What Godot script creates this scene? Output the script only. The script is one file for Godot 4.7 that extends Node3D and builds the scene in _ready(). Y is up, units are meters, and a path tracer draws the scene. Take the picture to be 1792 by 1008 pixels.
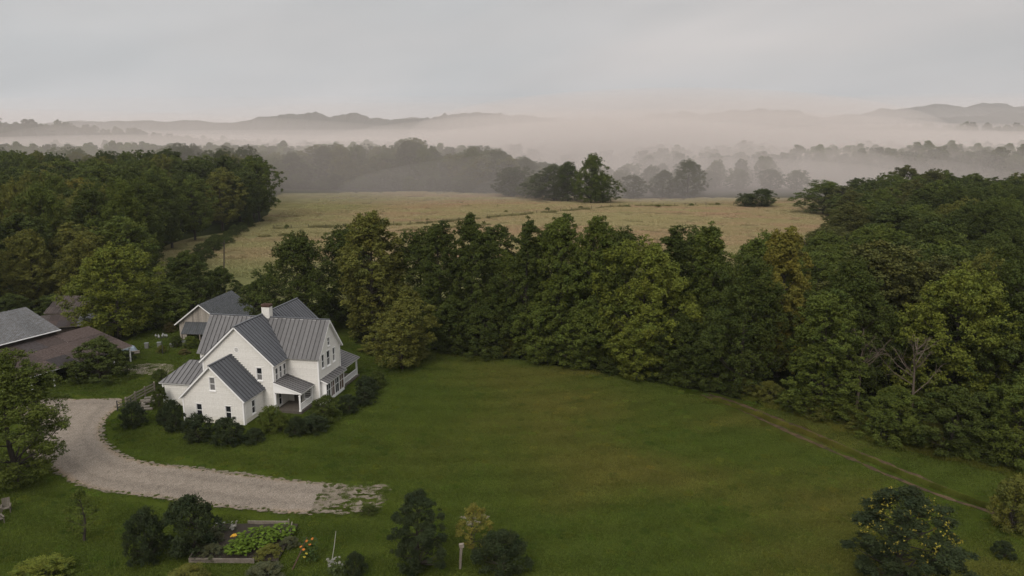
extends Node3D
# A white farmhouse on a mown lawn at the edge of woods, seen from the air on a misty grey morning. Metres, y up, the camera looks along -z.

var rng := RandomNumberGenerator.new()
var used := {}
var leaf_mats := {}
var protos := []
var far_protos := []
var M := {}
var noise_a := FastNoiseLite.new()
var noise_b := FastNoiseLite.new()

# ---------------------------------------------------------------- mesh helpers
class MB:
	var v := PackedVector3Array()
	var c := PackedColorArray()
	func tri(a: Vector3, b: Vector3, d: Vector3, k := Color.WHITE) -> void:
		v.push_back(a); v.push_back(b); v.push_back(d)
		c.push_back(k); c.push_back(k); c.push_back(k)
	func quad(a: Vector3, b: Vector3, d: Vector3, e: Vector3, k := Color.WHITE) -> void:
		tri(a, b, d, k); tri(a, d, e, k)
	func quad4(a: Vector3, b: Vector3, d: Vector3, e: Vector3, ka: Color, kb: Color, kd: Color, ke: Color) -> void:
		v.push_back(a); v.push_back(b); v.push_back(d); v.push_back(a); v.push_back(d); v.push_back(e)
		c.push_back(ka); c.push_back(kb); c.push_back(kd); c.push_back(ka); c.push_back(kd); c.push_back(ke)
	# a box with its centre at o and half axes x, y, z
	func hexa(o: Vector3, x: Vector3, y: Vector3, z: Vector3, k := Color.WHITE) -> void:
		quad(o - x - y + z, o - x + y + z, o + x + y + z, o + x - y + z, k)
		quad(o + x - y - z, o + x + y - z, o - x + y - z, o - x - y - z, k)
		quad(o - x - y - z, o - x + y - z, o - x + y + z, o - x - y + z, k)
		quad(o + x - y + z, o + x + y + z, o + x + y - z, o + x - y - z, k)
		quad(o - x + y + z, o - x + y - z, o + x + y - z, o + x + y + z, k)
		quad(o - x - y - z, o - x - y + z, o + x - y + z, o + x - y - z, k)
	func box(o: Vector3, s: Vector3, k := Color.WHITE) -> void:
		hexa(o, Vector3(s.x / 2, 0, 0), Vector3(0, s.y / 2, 0), Vector3(0, 0, s.z / 2), k)
	# a beam of square section between two points
	func beam(a: Vector3, b: Vector3, w: float, h: float, k := Color.WHITE) -> void:
		var d := b - a
		var side := d.cross(Vector3.UP)
		if side.length() < 1e-4: side = Vector3.RIGHT
		side = side.normalized()
		var up := side.cross(d).normalized()
		hexa((a + b) / 2, side * w / 2, up * h / 2, d / 2, k)
	func tube(pts: Array, rad: Array, n := 6, k := Color.WHITE) -> void:
		var rings := []
		for i in pts.size():
			var d: Vector3 = (pts[mini(i + 1, pts.size() - 1)] - pts[maxi(i - 1, 0)]).normalized()
			var s := d.cross(Vector3(0.31, 0.17, 0.93)).normalized()
			var u := s.cross(d)
			var ring := []
			for j in n:
				var a := TAU * j / n
				ring.push_back(pts[i] + (s * cos(a) + u * sin(a)) * rad[i])
			rings.push_back(ring)
		for i in pts.size() - 1:
			for j in n:
				var l := (j + 1) % n
				quad(rings[i][j], rings[i + 1][j], rings[i + 1][l], rings[i][l], k)
		for j in range(1, n - 1):
			tri(rings[-1][0], rings[-1][j + 1], rings[-1][j], k)
	# a flat polygon laid on the plane o + x*ex + y*ey, thickened along nn from t0 to t1
	func slab(poly: PackedVector2Array, o: Vector3, ex: Vector3, ey: Vector3, nn: Vector3, t0: float, t1: float, k := Color.WHITE) -> void:
		var idx := Geometry2D.triangulate_polygon(poly)
		var p := PackedVector3Array()
		for q in poly: p.push_back(o + ex * q.x + ey * q.y)
		for i in range(0, idx.size(), 3):
			tri(p[idx[i]] + nn * t1, p[idx[i + 1]] + nn * t1, p[idx[i + 2]] + nn * t1, k)
			tri(p[idx[i]] + nn * t0, p[idx[i + 2]] + nn * t0, p[idx[i + 1]] + nn * t0, k)
		for i in p.size():
			var j := (i + 1) % p.size()
			quad(p[i] + nn * t0, p[i] + nn * t1, p[j] + nn * t1, p[j] + nn * t0, k)
	func mesh() -> ArrayMesh:
		var a := []
		a.resize(Mesh.ARRAY_MAX)
		a[Mesh.ARRAY_VERTEX] = v
		a[Mesh.ARRAY_COLOR] = c
		var m := ArrayMesh.new()
		m.add_surface_from_arrays(Mesh.PRIMITIVE_TRIANGLES, a)
		return m

func numbered(n: String) -> String:
	used[n] = used.get(n, -1) + 1
	return n if used[n] == 0 else "%s_%03d" % [n, used[n]]

func put(n: String, mb: MB, m: Material, parent: Node3D) -> MeshInstance3D:
	return put_mesh(n, mb.mesh(), m, parent)

func put_mesh(n: String, mesh: Mesh, m: Material, parent: Node3D) -> MeshInstance3D:
	var o := MeshInstance3D.new()
	o.mesh = mesh
	o.material_override = m
	o.name = numbered(n) if parent == self else n
	parent.add_child(o, true)
	return o

func thing(n: String, label: String, category: String, at := Vector3.ZERO, turn := 0.0, group := "") -> Node3D:
	var o := Node3D.new()
	o.name = numbered(n)
	add_child(o)
	o.position = at
	o.rotation.y = turn
	tag(o, label, category, group)
	return o

func tag(o: Node, label: String, category: String, group := "") -> void:
	o.set_meta("label", label)
	o.set_meta("category", category)
	if group: o.set_meta("group", group)

func struct(n: String, mb: MB, m: Material, label := "") -> MeshInstance3D:
	var o := put(n, mb, m, self)
	o.set_meta("kind", "structure")
	if label: o.set_meta("label", label)
	return o

func lin(r: float, g: float, b: float) -> Color:
	return Color(r, g, b).linear_to_srgb()

# ---------------------------------------------------------------- materials
func noise_tex(freq: float, lo: Color, hi: Color, octaves := 4, kind := FastNoiseLite.TYPE_SIMPLEX_SMOOTH, seed_ := 1, size := 512) -> NoiseTexture2D:
	var n := FastNoiseLite.new()
	n.noise_type = kind
	n.frequency = freq
	n.fractal_octaves = octaves
	n.seed = seed_
	var t := NoiseTexture2D.new()
	t.width = size; t.height = size
	t.seamless = true
	t.noise = n
	var g := Gradient.new()
	g.set_color(0, lo); g.set_color(1, hi)
	t.color_ramp = g
	return t

func bump_tex(freq: float, seed_ := 1) -> NoiseTexture2D:
	return noise_tex(freq, Color.BLACK, Color.WHITE, 4, FastNoiseLite.TYPE_SIMPLEX_SMOOTH, seed_)

func mat(called: String, col: Color, rough := 0.9, tex: Texture2D = null, tile := 1.0, detail: Texture2D = null, dtile := 1.0, bump: Texture2D = null, depth := 0.0, shine := 0.35, vc := true) -> StandardMaterial3D:
	var m := StandardMaterial3D.new()
	m.resource_name = called
	m.albedo_color = col
	m.roughness = rough
	m.metallic_specular = shine
	m.vertex_color_use_as_albedo = vc
	if tex:
		m.albedo_texture = tex
		m.uv1_triplanar = true
		m.uv1_world_triplanar = true
		m.uv1_scale = Vector3.ONE / tile
	if detail:
		m.detail_enabled = true
		m.detail_blend_mode = BaseMaterial3D.BLEND_MODE_MUL
		m.detail_albedo = detail
		m.detail_uv_layer = BaseMaterial3D.DETAIL_UV_2
		m.uv2_triplanar = true
		m.uv2_world_triplanar = true
		m.uv2_scale = Vector3.ONE / dtile
	if bump:
		m.heightmap_enabled = true
		m.heightmap_texture = bump
		m.heightmap_scale = depth
	return m

func leaf_mat(called: String, r: float, g: float, b: float) -> void:
	var m := StandardMaterial3D.new()
	m.resource_name = called
	m.albedo_color = lin(r, g, b)
	m.roughness = 0.7
	m.metallic_specular = 0.17
	m.vertex_color_use_as_albedo = true
	m.backlight_enabled = true
	m.backlight = Color(0.36, 0.4, 0.16)
	leaf_mats[called] = m

func grey(v: float) -> Color:
	return Color(v, v, v)

func make_materials() -> void:
	var soft := noise_tex(0.02, Color(0.88, 0.87, 0.86), grey(1.0), 5, FastNoiseLite.TYPE_SIMPLEX_SMOOTH, 18)
	var fine := noise_tex(0.11, grey(0.62), grey(1.0), 3, FastNoiseLite.TYPE_VALUE, 3)
	var blotch := noise_tex(0.012, Color(0.78, 0.77, 0.74), grey(1.0), 5, FastNoiseLite.TYPE_SIMPLEX_SMOOTH, 8)
	var speck := noise_tex(0.16, grey(0.45), grey(1.0), 3, FastNoiseLite.TYPE_VALUE, 5)
	var bump := bump_tex(0.09, 4)
	var rust := noise_tex(0.02, Color(0.62, 0.55, 0.5), grey(1.0), 5, FastNoiseLite.TYPE_SIMPLEX, 12)
	M.ground = mat("forest_floor", lin(1, 1, 1), 0.95, fine, 3.0, blotch, 41.0, null, 0.0, 0.0)
	M.lawn = mat("lawn_grass", lin(1, 1, 1), 0.9, fine, 2.3, soft, 23.0, bump, 3.0, 0.0)
	M.pasture = mat("dry_pasture", lin(1, 1, 1), 0.95, fine, 9.0, blotch, 63.0, bump, 10.0, 0.0)
	M.gravel = mat("gravel", lin(0.43, 0.365, 0.30), 0.95, speck, 3.1, soft, 9.0, bump, 1.0, 0.1)
	M.soil = mat("bare_soil", lin(0.36, 0.30, 0.23), 0.95, speck, 2.0, blotch, 5.0)
	M.earth = mat("dark_earth", lin(0.05, 0.038, 0.026), 0.95, speck, 1.5)
	M.grass = mat("grass_blades", lin(1, 1, 1), 0.7, null, 1.0, null, 1.0, null, 0.0, 0.1)
	M.gutter = mat("gutter", lin(0.6, 0.58, 0.55), 0.45)
	M.white = mat("white_paint", lin(0.77, 0.757, 0.735), 0.55, noise_tex(0.02, Color(0.9, 0.89, 0.87), grey(1.0), 5), 2.7, noise_tex(0.05, Color(0.95, 0.94, 0.92), grey(1.0), 3), 0.7)
	M.trim = mat("white_trim", lin(0.77, 0.755, 0.735), 0.5)
	M.metal = mat("standing_seam_metal", lin(0.120, 0.125, 0.138), 0.5, noise_tex(0.03, grey(0.82), grey(1.0), 4), 1.9, soft, 7.0)
	M.metal_lit = mat("lit_seam_metal", lin(0.178, 0.172, 0.172), 0.6, noise_tex(0.03, grey(0.82), grey(1.0), 4), 1.9, soft, 6.0)  # paler copy of the seam metal, light on the cross slopes put into its colour
	M.grey_roof = mat("grey_barn_metal", lin(0.22, 0.235, 0.25), 0.5, noise_tex(0.03, grey(0.75), grey(1.0), 4), 1.3, rust, 5.0)
	M.brown_roof = mat("brown_roofing", lin(0.175, 0.132, 0.118), 0.85, speck, 2.0, rust, 4.0)
	M.rust_roof = mat("rusted_roofing", lin(0.19, 0.155, 0.145), 0.75, rust, 1.8, speck, 3.0)
	M.shingle = mat("grey_shingle", lin(0.165, 0.175, 0.19), 0.9, speck, 1.7, blotch, 6.0)
	M.board = mat("weathered_boards", lin(0.36, 0.31, 0.26), 0.85, noise_tex(0.03, grey(0.7), grey(1.0), 4), 1.1, blotch, 3.0)
	M.pale_board = mat("pale_boards", lin(0.52, 0.47, 0.41), 0.85, noise_tex(0.03, grey(0.75), grey(1.0), 4), 1.1, soft, 3.0)
	M.dark_wood = mat("dark_wood", lin(0.07, 0.055, 0.042), 0.85, noise_tex(0.03, grey(0.6), grey(1.0), 4), 0.9)
	M.bark = mat("bark", lin(0.085, 0.07, 0.055), 0.95, speck, 0.9)
	M.dead = mat("dead_wood", lin(0.19, 0.145, 0.11), 0.9, speck, 0.8)
	M.stone = mat("pale_stone", lin(0.33, 0.29, 0.24), 0.9, speck, 1.2, blotch, 2.0)
	M.brick = mat("red_brick", lin(0.20, 0.115, 0.085), 0.9, speck, 0.8)
	M.glass = mat("window_glass", lin(0.018, 0.02, 0.022), 0.07)
	M.glass.metallic_specular = 0.3
	M.curtain = mat("curtained_glass", lin(0.16, 0.155, 0.15), 0.15)
	M.curtain_red = mat("warm_curtained_glass", lin(0.11, 0.07, 0.055), 0.15)
	M.iron = mat("dark_iron", lin(0.03, 0.03, 0.03), 0.6)
	M.plain = mat("plain_paint", lin(1, 1, 1), 0.6)
	M.hill = mat("wooded_hill", lin(0.030, 0.042, 0.022), 0.95, fine, 60.0, blotch, 300.0, null, 0.0, 0.0)
	leaf_mat("dark", 0.050, 0.063, 0.014)
	leaf_mat("mid", 0.076, 0.094, 0.018)
	leaf_mat("olive", 0.106, 0.106, 0.023)
	leaf_mat("yellow", 0.138, 0.122, 0.024)
	leaf_mat("dull_olive", 0.074, 0.076, 0.021)
	leaf_mat("lime", 0.110, 0.124, 0.020)
	leaf_mat("brownish", 0.098, 0.082, 0.028)
	leaf_mat("shrub_dark", 0.028, 0.037, 0.015)
	leaf_mat("grey_green", 0.072, 0.076, 0.038)

# ---------------------------------------------------------------- terrain
func hy(x: float, z: float) -> float:
	var a := smoothstep(150.0, 230.0, -z) * (1.0 - smoothstep(460.0, 560.0, -z))
	return a * (1.1 * sin(x * 0.021 + 1.0) * sin(z * 0.018) + 0.5 * sin(x * 0.043 - z * 0.02))

func gp(x: float, z: float) -> Vector3:
	return Vector3(x, hy(x, z), z)

func rough_outline(pts: PackedVector2Array, step: float, amp: float, freq: float) -> PackedVector2Array:
	var out := PackedVector2Array()
	for i in pts.size():
		var a := pts[i]
		var b := pts[(i + 1) % pts.size()]
		var n := maxi(1, int(a.distance_to(b) / step))
		var nrm := (b - a).orthogonal().normalized()
		for k in n:
			var p := a.lerp(b, float(k) / n)
			out.push_back(p + nrm * noise_a.get_noise_2d(p.x * freq, p.y * freq) * amp)
	return out

func smooth_loop(pts: PackedVector2Array) -> PackedVector2Array:
	var out := PackedVector2Array()
	var n := pts.size()
	for i in n:
		for k in 4:
			out.push_back(pts[i].cubic_interpolate(pts[(i + 1) % n], pts[(i + n - 1) % n], pts[(i + 2) % n], k / 4.0))
	return out

# a sheet of ground inside an outline (x, z), cut into cells, lifted a little over the ground
func sheet(poly: PackedVector2Array, step: float, lift: float, tint: Callable) -> MB:
	var mb := MB.new()
	var box := Rect2(poly[0], Vector2.ZERO)
	for p in poly: box = box.expand(p)
	var nx := int(ceil(box.size.x / step))
	var nz := int(ceil(box.size.y / step))
	var edge := {}
	for i in poly.size():
		var a := poly[i]
		var b := poly[(i + 1) % poly.size()]
		var n := int(a.distance_to(b) / step * 4.0) + 1
		for k in n + 1:
			var p := (a.lerp(b, float(k) / n) - box.position) / step
			edge[Vector2i(int(p.x), int(p.y))] = true
	for i in nx:
		for j in nz:
			var o := box.position + Vector2(i, j) * step
			var cell := PackedVector2Array([o, o + Vector2(step, 0), o + Vector2(step, step), o + Vector2(0, step)])
			if not edge.has(Vector2i(i, j)):
				if not Geometry2D.is_point_in_polygon(o + Vector2(step, step) / 2, poly): continue
				var q := []
				var k := []
				for p in cell:
					q.push_back(Vector3(p.x, hy(p.x, p.y) + lift, p.y))
					k.push_back(tint.call(p.x, p.y))
				mb.quad4(q[0], q[1], q[2], q[3], k[0], k[1], k[2], k[3])
			else:
				for piece in Geometry2D.intersect_polygons(cell, poly):
					var idx := Geometry2D.triangulate_polygon(piece)
					for t in range(0, idx.size(), 3):
						for s in [idx[t], idx[t + 1], idx[t + 2]]:
							var p: Vector2 = piece[s]
							mb.v.push_back(Vector3(p.x, hy(p.x, p.y) + lift, p.y))
							mb.c.push_back(tint.call(p.x, p.y))
	return mb

func lawn_tint(x: float, z: float) -> Color:
	var a := noise_a.get_noise_2d(x * 1.1, z * 1.6) * 0.5 + 0.5
	var b := noise_b.get_noise_2d(x * 5.0, z * 7.0) * 0.5 + 0.5
	var c := noise_b.get_noise_2d(x * 1.4 + 70.0, z * 2.2) * 0.5 + 0.5
	var lush := Color(0.075, 0.099, 0.018)
	var deep := Color(0.060, 0.085, 0.0155)
	var tan_ := Color(0.135, 0.114, 0.030)
	var dry := clampf((a - 0.40) * 2.2, 0.0, 1.0)
	dry = clampf(dry * smoothstep(-20.0, 10.0, x) + 0.14 * (b - 0.3), 0.0, 1.0)
	dry = maxf(dry, 0.75 * exp(-(pow((x - 6.0) / 9.0, 2.0) + pow((z + 84.0) / 8.0, 2.0))) * (0.4 + b))
	var arc := Vector2(x + 6.0, z + 130.0).length()
	var mow := sin(arc * 1.7 + 2.2 * noise_a.get_noise_2d(x, z))
	var k := lush.lerp(deep, clampf(c * 1.6 - 0.4, 0.0, 1.0)).lerp(tan_, dry * 0.85)
	return k * (0.84 + 0.22 * b + 0.13 * mow)

func pasture_tint(x: float, z: float) -> Color:
	var a := noise_a.get_noise_2d(x * 0.30, z * 1.3) * 0.5 + 0.5
	var b := noise_b.get_noise_2d(x * 1.2, z * 3.2) * 0.5 + 0.5
	var tan_ := Color(0.30, 0.255, 0.13)
	var rosy := Color(0.33, 0.225, 0.14)
	var green := Color(0.175, 0.182, 0.075)
	var k := tan_.lerp(rosy, clampf((a - 0.4) * 2.5, 0.0, 1.0))
	var g := clampf((b - 0.45) * 1.8, 0.0, 1.0) * 0.5
	g = maxf(g, smoothstep(-205.0, -165.0, z) * 0.9)
	g = maxf(g, 0.7 * smoothstep(-40.0, -85.0, x) * (0.4 + 0.6 * b))
	k = k.lerp(green, clampf(g, 0.0, 1.0))
	return k * (0.85 + 0.3 * b)

func ground_tint(x: float, z: float) -> Color:
	var a := noise_a.get_noise_2d(x * 0.6, z * 0.6) * 0.5 + 0.5
	return Color(0.036, 0.036, 0.017).lerp(Color(0.038, 0.052, 0.018), a)

func gravel_tint(x: float, z: float) -> Color:
	# worn wheel tracks, sandier towards the edges
	var d := INF
	var p := Vector2(x, z)
	for i in range(0, drive_poly.size(), 2):
		d = minf(d, p.distance_squared_to(drive_poly[i]))
	d = sqrt(d)
	var n := noise_a.get_noise_2d(x * 3.0, z * 3.0)
	var k := Color(0.95, 0.95, 0.95) * (1.0 + 0.14 * n - 0.13 * exp(-pow((d - 1.7) / 0.45, 2.0)) + 0.07 * exp(-pow((d - 2.7) / 0.4, 2.0)))
	return k.lerp(Color(0.95, 0.80, 0.60), clampf(0.75 - d * 1.2 + 0.5 * n, 0.0, 0.8))

func flat_tint(_x: float, _z: float) -> Color:
	return Color.WHITE

func spaced(lo: float, hi: float, fine_lo: float, fine_hi: float, step: float) -> Array:
	var out := []
	var x := fine_lo
	while x <= fine_hi + 0.01:
		out.push_back(x); x += step
	var s := step
	x = fine_hi
	while x < hi:
		s *= 1.3; x += s; out.push_back(minf(x, hi))
	s = step; x = fine_lo
	while x > lo:
		s *= 1.3; x -= s; out.push_front(maxf(x, lo))
	return out

# ---------------------------------------------------------------- trees
func crown_mesh(sd: int, high: float, radius: float, base: float, peak: float, sharp: float, lobes: int, leaves: int, size: float) -> Array:
	rng.seed = sd
	var lobe := []
	var weight := PackedFloat32Array()
	var total := 0.0
	var bumps := FastNoiseLite.new()
	bumps.seed = sd; bumps.frequency = 0.42 / radius; bumps.fractal_octaves = 3
	var lean := Vector2(rng.randf_range(-0.14, 0.14), rng.randf_range(-0.14, 0.14)) * radius
	for i in lobes:
		# sprays of leaves spread through the outer part of an uneven envelope
		var t := clampf(pow((i + rng.randf_range(0.0, 1.0)) / lobes, 0.9), 0.01, 0.995)
		var prof := pow(maxf(0.02, sin(PI * pow(t * 0.955 + 0.04, peak))), sharp)
		var az := i * 2.39996 + rng.randf_range(-0.5, 0.5)
		var y := base + t * (high - base)
		var dent := 1.0 + (1.05 if high > 8.0 else (0.5 if high > 5.0 else 0.3)) * bumps.get_noise_3d(cos(az) * radius, y * 0.8, sin(az) * radius)
		var deep := 1.0 - 0.55 * pow(rng.randf(), 1.8)
		var out := prof * radius * dent * deep * rng.randf_range(0.88, 1.06)
		var lr := radius * (rng.randf_range(0.045, 0.165) if high > 5.0 else rng.randf_range(0.1, 0.2))
		out = maxf(0.0, out - lr * 0.5)
		y += (dent - 1.0) * 0.12 * high * t
		y = maxf(y, base * 0.8)
		var c := Vector3(cos(az) * out + lean.x * t, y, sin(az) * out + lean.y * t)
		lobe.push_back([c, lr, rng.randf_range(0.72, 1.25), rng.randf_range(-0.13, 0.13), rng.randf_range(0.55, 1.0)])
		total += lr * lr
		weight.push_back(total)
	var mb := MB.new()
	var per := 7
	for k in leaves / per:
		var pick := weight.bsearch(rng.randf() * total)
		var L = lobe[mini(pick, lobes - 1)]
		var c: Vector3 = L[0]
		var lr: float = L[1]
		var d := Vector3(rng.randfn(), rng.randfn() + 0.35, rng.randfn())
		d += Vector3(c.x, 0.25 * radius, c.z) / radius * 0.8
		d = d.normalized()
		var p := c + d * Vector3(1, L[4], 1) * lr * pow(rng.randf(), 0.45) * 1.25
		if p.y < base * 0.6: continue
		var tone: float = L[2] * rng.randf_range(0.85, 1.17)
		var warm: float = L[3] + rng.randf_range(-0.08, 0.08)
		var spread := size * 1.5
		for l in per:
			var o := p + Vector3(rng.randfn(), rng.randfn() * 0.6, rng.randfn()) * spread * 0.55
			var n := (d * 0.5 + Vector3(rng.randfn() * 0.7, 0.6 + rng.randfn() * 0.5, rng.randfn() * 0.7)).normalized()
			var t1 := n.cross(Vector3(rng.randfn(), rng.randfn(), rng.randfn())).normalized()
			var t2 := n.cross(t1)
			var s := size * rng.randf_range(0.6, 1.25)
			var f := tone * rng.randf_range(0.78, 1.25)
			var col := Color(f * (1.0 + warm), f * (1.0 + warm * 0.3), f * (1.0 - warm * 0.8))
			mb.tri(o + t1 * s, o - t1 * s * 0.55 + t2 * s * 0.62, o - t1 * s * 0.55 - t2 * s * 0.62, col)
	# trunk and limbs
	var tb := MB.new()
	var tr := 0.018 * high + 0.02
	var top := Vector3(lean.x * 0.7, high * 0.82, lean.y * 0.7)
	var mid1 := Vector3(rng.randf_range(-0.25, 0.25), high * 0.3, rng.randf_range(-0.25, 0.25))
	var mid2 := (mid1 + top) / 2 + Vector3(rng.randf_range(-0.3, 0.3), 0, rng.randf_range(-0.3, 0.3))
	tb.tube([Vector3(0, -0.6, 0), Vector3(0, 0.25, 0), mid1, mid2, top], [tr * 1.6, tr * 1.05, tr * 0.8, tr * 0.5, tr * 0.12], 7)
	for i in range(0, lobes, maxi(2, lobes / 42)):
		var c: Vector3 = lobe[i][0]
		var y := clampf(c.y - Vector2(c.x, c.z).length() * rng.randf_range(0.5, 0.9), high * 0.12, high * 0.78)
		var from := mid1.lerp(top, clampf((y - mid1.y) / (top.y - mid1.y), 0.0, 1.0)) if y > mid1.y else Vector3(0, y, 0).lerp(mid1, y / mid1.y * 0.5)
		from.y = y
		var bend := (from + c) / 2 + Vector3(0, -0.06 * from.distance_to(c), 0)
		var r0 := tr * 0.42 * (1.0 - 0.6 * y / high)
		tb.tube([from, bend, c], [r0, r0 * 0.6, r0 * 0.2], 4)
	var tall := high
	var reach := 0.0
	var seen := 0
	for i in range(0, mb.v.size(), 30):
		tall = maxf(tall, mb.v[i].y)
		reach += Vector2(mb.v[i].x, mb.v[i].z).length()
		seen += 1
	return [mb.mesh(), tb.mesh(), tall, maxf(radius * 2.0, reach / seen * 2.75)]

func add_proto(sd: int, high: float, radius: float, base: float, peak: float, sharp: float, lobes: int, leaves: int, size: float) -> void:
	protos.push_back(crown_mesh(sd, high, radius, base, peak, sharp, lobes, leaves, size))

func make_protos() -> void:
	# 0-2 round crowns; 3-5 tall ovals; 6-7 slim uneven; 8 layered lawn tree; 9-10 small trees down to the ground; 11-13 shrubs; 14 sapling; 15-17 woodland crowns; 18-19 near trees with fine leaves
	add_proto(11, 18, 7.0, 1.2, 0.95, 0.40, 388, 63440, 0.167)
	add_proto(12, 18, 7.0, 1.0, 0.84, 0.40, 444, 63440, 0.167)
	add_proto(13, 18, 7.4, 1.0, 1.00, 0.43, 352, 61000, 0.176)
	add_proto(14, 20, 4.8, 0.8, 0.81, 0.43, 425, 61000, 0.163)
	add_proto(15, 20, 5.0, 0.8, 0.69, 0.47, 464, 61000, 0.163)
	add_proto(16, 20, 4.6, 0.8, 0.90, 0.40, 388, 58560, 0.163)
	add_proto(17, 20, 4.0, 0.8, 0.74, 0.50, 371, 51240, 0.158)
	add_proto(18, 20, 3.8, 0.8, 0.65, 0.58, 388, 51240, 0.158)
	add_proto(19, 11, 4.4, 0.9, 0.62, 0.75, 324, 53680, 0.119)
	add_proto(20, 9, 4.2, 0.2, 0.62, 0.6, 278, 43920, 0.123)
	add_proto(21, 9, 3.6, 0.2, 0.7, 0.6, 259, 41480, 0.123)
	add_proto(22, 2.5, 1.7, 0.05, 0.62, 0.45, 74, 17000, 0.058)
	add_proto(23, 2.5, 1.6, 0.05, 0.7, 0.45, 79, 17000, 0.058)
	add_proto(24, 2.2, 1.9, 0.05, 0.55, 0.5, 70, 17000, 0.06)
	add_proto(25, 4.3, 1.3, 0.9, 0.8, 0.7, 44, 4200, 0.07)
	add_proto(26, 22, 7.6, 3.5, 0.90, 0.36, 296, 41480, 0.238)
	add_proto(27, 23, 6.6, 3.0, 0.81, 0.40, 324, 41480, 0.238)
	add_proto(28, 22, 8.2, 3.5, 1.00, 0.36, 305, 43920, 0.246)
	add_proto(29, 6.5, 2.3, 0.25, 0.75, 0.5, 118, 46000, 0.062)
	add_proto(30, 11, 4.2, 0.5, 0.7, 0.55, 388, 85400, 0.079)
	far_protos.push_back(crown_mesh(41, 20, 7.5, 1.5, 0.8, 0.5, 110, 6500, 0.55))
	far_protos.push_back(crown_mesh(42, 22, 6.5, 1.5, 0.7, 0.55, 110, 6500, 0.55))
	far_protos.push_back(crown_mesh(43, 19, 8.5, 1.5, 0.9, 0.5, 110, 6500, 0.6))

func plant(called: String, proto: int, x: float, z: float, high: float, wide: float, tint: String, label: String, category := "tree", group := "") -> Node3D:
	var P = protos[proto]
	var t := thing(called, label, category, gp(x, z), rng.randf() * TAU, group)
	var grow := Vector3(wide / P[3], high / P[2], wide / P[3])
	var tr := put_mesh("trunk" if category == "tree" else "stems", P[1], M.bark, t)
	var cr := put_mesh("crown" if category == "tree" else "foliage", P[0], leaf_mats[tint], t)
	tr.scale = grow
	cr.scale = grow
	return t

# ---------------------------------------------------------------- buildings
# a clapboard wall on the plane o + u*ex + h*UP, cut round its windows
func clapboards(parent: Node3D, o: Vector3, ex: Vector3, nn: Vector3, poly: PackedVector2Array, holes: Array, m: Material, row := 0.23, called := "clapboard_wall") -> void:
	var mb := MB.new()
	var lo := poly[0].y
	var hi := poly[0].y
	var x0 := poly[0].x
	var x1 := poly[0].x
	for p in poly:
		lo = minf(lo, p.y); hi = maxf(hi, p.y); x0 = minf(x0, p.x); x1 = maxf(x1, p.x)
	var h := lo
	while h < hi - 0.01:
		var strip := PackedVector2Array([Vector2(x0 - 1, h), Vector2(x1 + 1, h), Vector2(x1 + 1, minf(h + row, hi)), Vector2(x0 - 1, minf(h + row, hi))])
		var pieces: Array = Geometry2D.intersect_polygons(poly, strip)
		for r in holes:
			var cut := PackedVector2Array([Vector2(r.position.x, r.position.y), Vector2(r.end.x, r.position.y), Vector2(r.end.x, r.end.y), Vector2(r.position.x, r.end.y)])
			var rest := []
			for p in pieces: rest.append_array(Geometry2D.clip_polygons(p, cut))
			pieces = rest
		var k := grey(rng.randf_range(0.94, 1.0))
		if h < 0.7: k = k * Color(0.86, 0.85, 0.79) if h < 0.3 else k * Color(0.94, 0.935, 0.91)
		for p in pieces:
			var idx := Geometry2D.triangulate_polygon(p)
			var q := PackedVector3Array()
			for s in p: q.push_back(o + ex * s.x + Vector3.UP * s.y + nn * (0.004 + 0.052 * (1.0 - (s.y - h) / row)))
			for i in range(0, idx.size(), 3): mb.tri(q[idx[i]], q[idx[i + 1]], q[idx[i + 2]], k)
			for i in p.size():
				var j: int = (i + 1) % p.size()
				var back := nn * -0.05
				mb.quad(q[i], q[j], q[j] + back, q[i] + back, k)
		h += row
	put(called, mb, m, parent)

# a sash window set into an opening: frame, two sashes, two panes
func window(parent: Node3D, o: Vector3, ex: Vector3, nn: Vector3, r: Rect2, upper: Material, lower: Material) -> void:
	var mb := MB.new()
	var c := o + ex * r.get_center().x + Vector3.UP * r.get_center().y
	var w := r.size.x
	var h := r.size.y
	var t := 0.075
	for s in [-1.0, 1.0]:
		mb.hexa(c + ex * s * (w / 2 + t / 2) + nn * 0.0, ex * t / 2, Vector3.UP * (h / 2 + t), nn * 0.06)
		mb.hexa(c + Vector3.UP * s * (h / 2 + t / 2) + nn * 0.002, ex * (w / 2 + 0.002), Vector3.UP * t / 2, nn * 0.06)
	mb.hexa(c - Vector3.UP * (h / 2 + t + 0.02) + nn * 0.05, ex * (w / 2 + t + 0.04), Vector3.UP * 0.025, nn * 0.075)
	mb.hexa(c + Vector3.UP * (h / 2 + t + 0.02) + nn * 0.04, ex * (w / 2 + t + 0.03), Vector3.UP * 0.02, nn * 0.06)
	var f := put("window", mb, M.trim, parent)
	var sb := MB.new()
	sb.hexa(c + nn * -0.02, ex * w / 2, Vector3.UP * 0.03, nn * 0.025)
	for s in [-1.0, 1.0]:
		sb.hexa(c + ex * s * (w / 2 - 0.02) + nn * -0.024, ex * 0.022, Vector3.UP * h / 2, nn * 0.022)
		sb.hexa(c + Vector3.UP * s * (h / 2 - 0.022) + nn * -0.026, ex * (w / 2 - 0.045), Vector3.UP * 0.022, nn * 0.022)
	put("sash", sb, M.trim, f)
	for s in [-1.0, 1.0]:
		var pb := MB.new()
		pb.hexa(c + Vector3.UP * s * h / 4 + nn * (-0.06 - 0.012 * s), ex * w / 2, Vector3.UP * h / 4, nn * 0.006)
		put("pane", pb, upper if s > 0 else lower, f)

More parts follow.
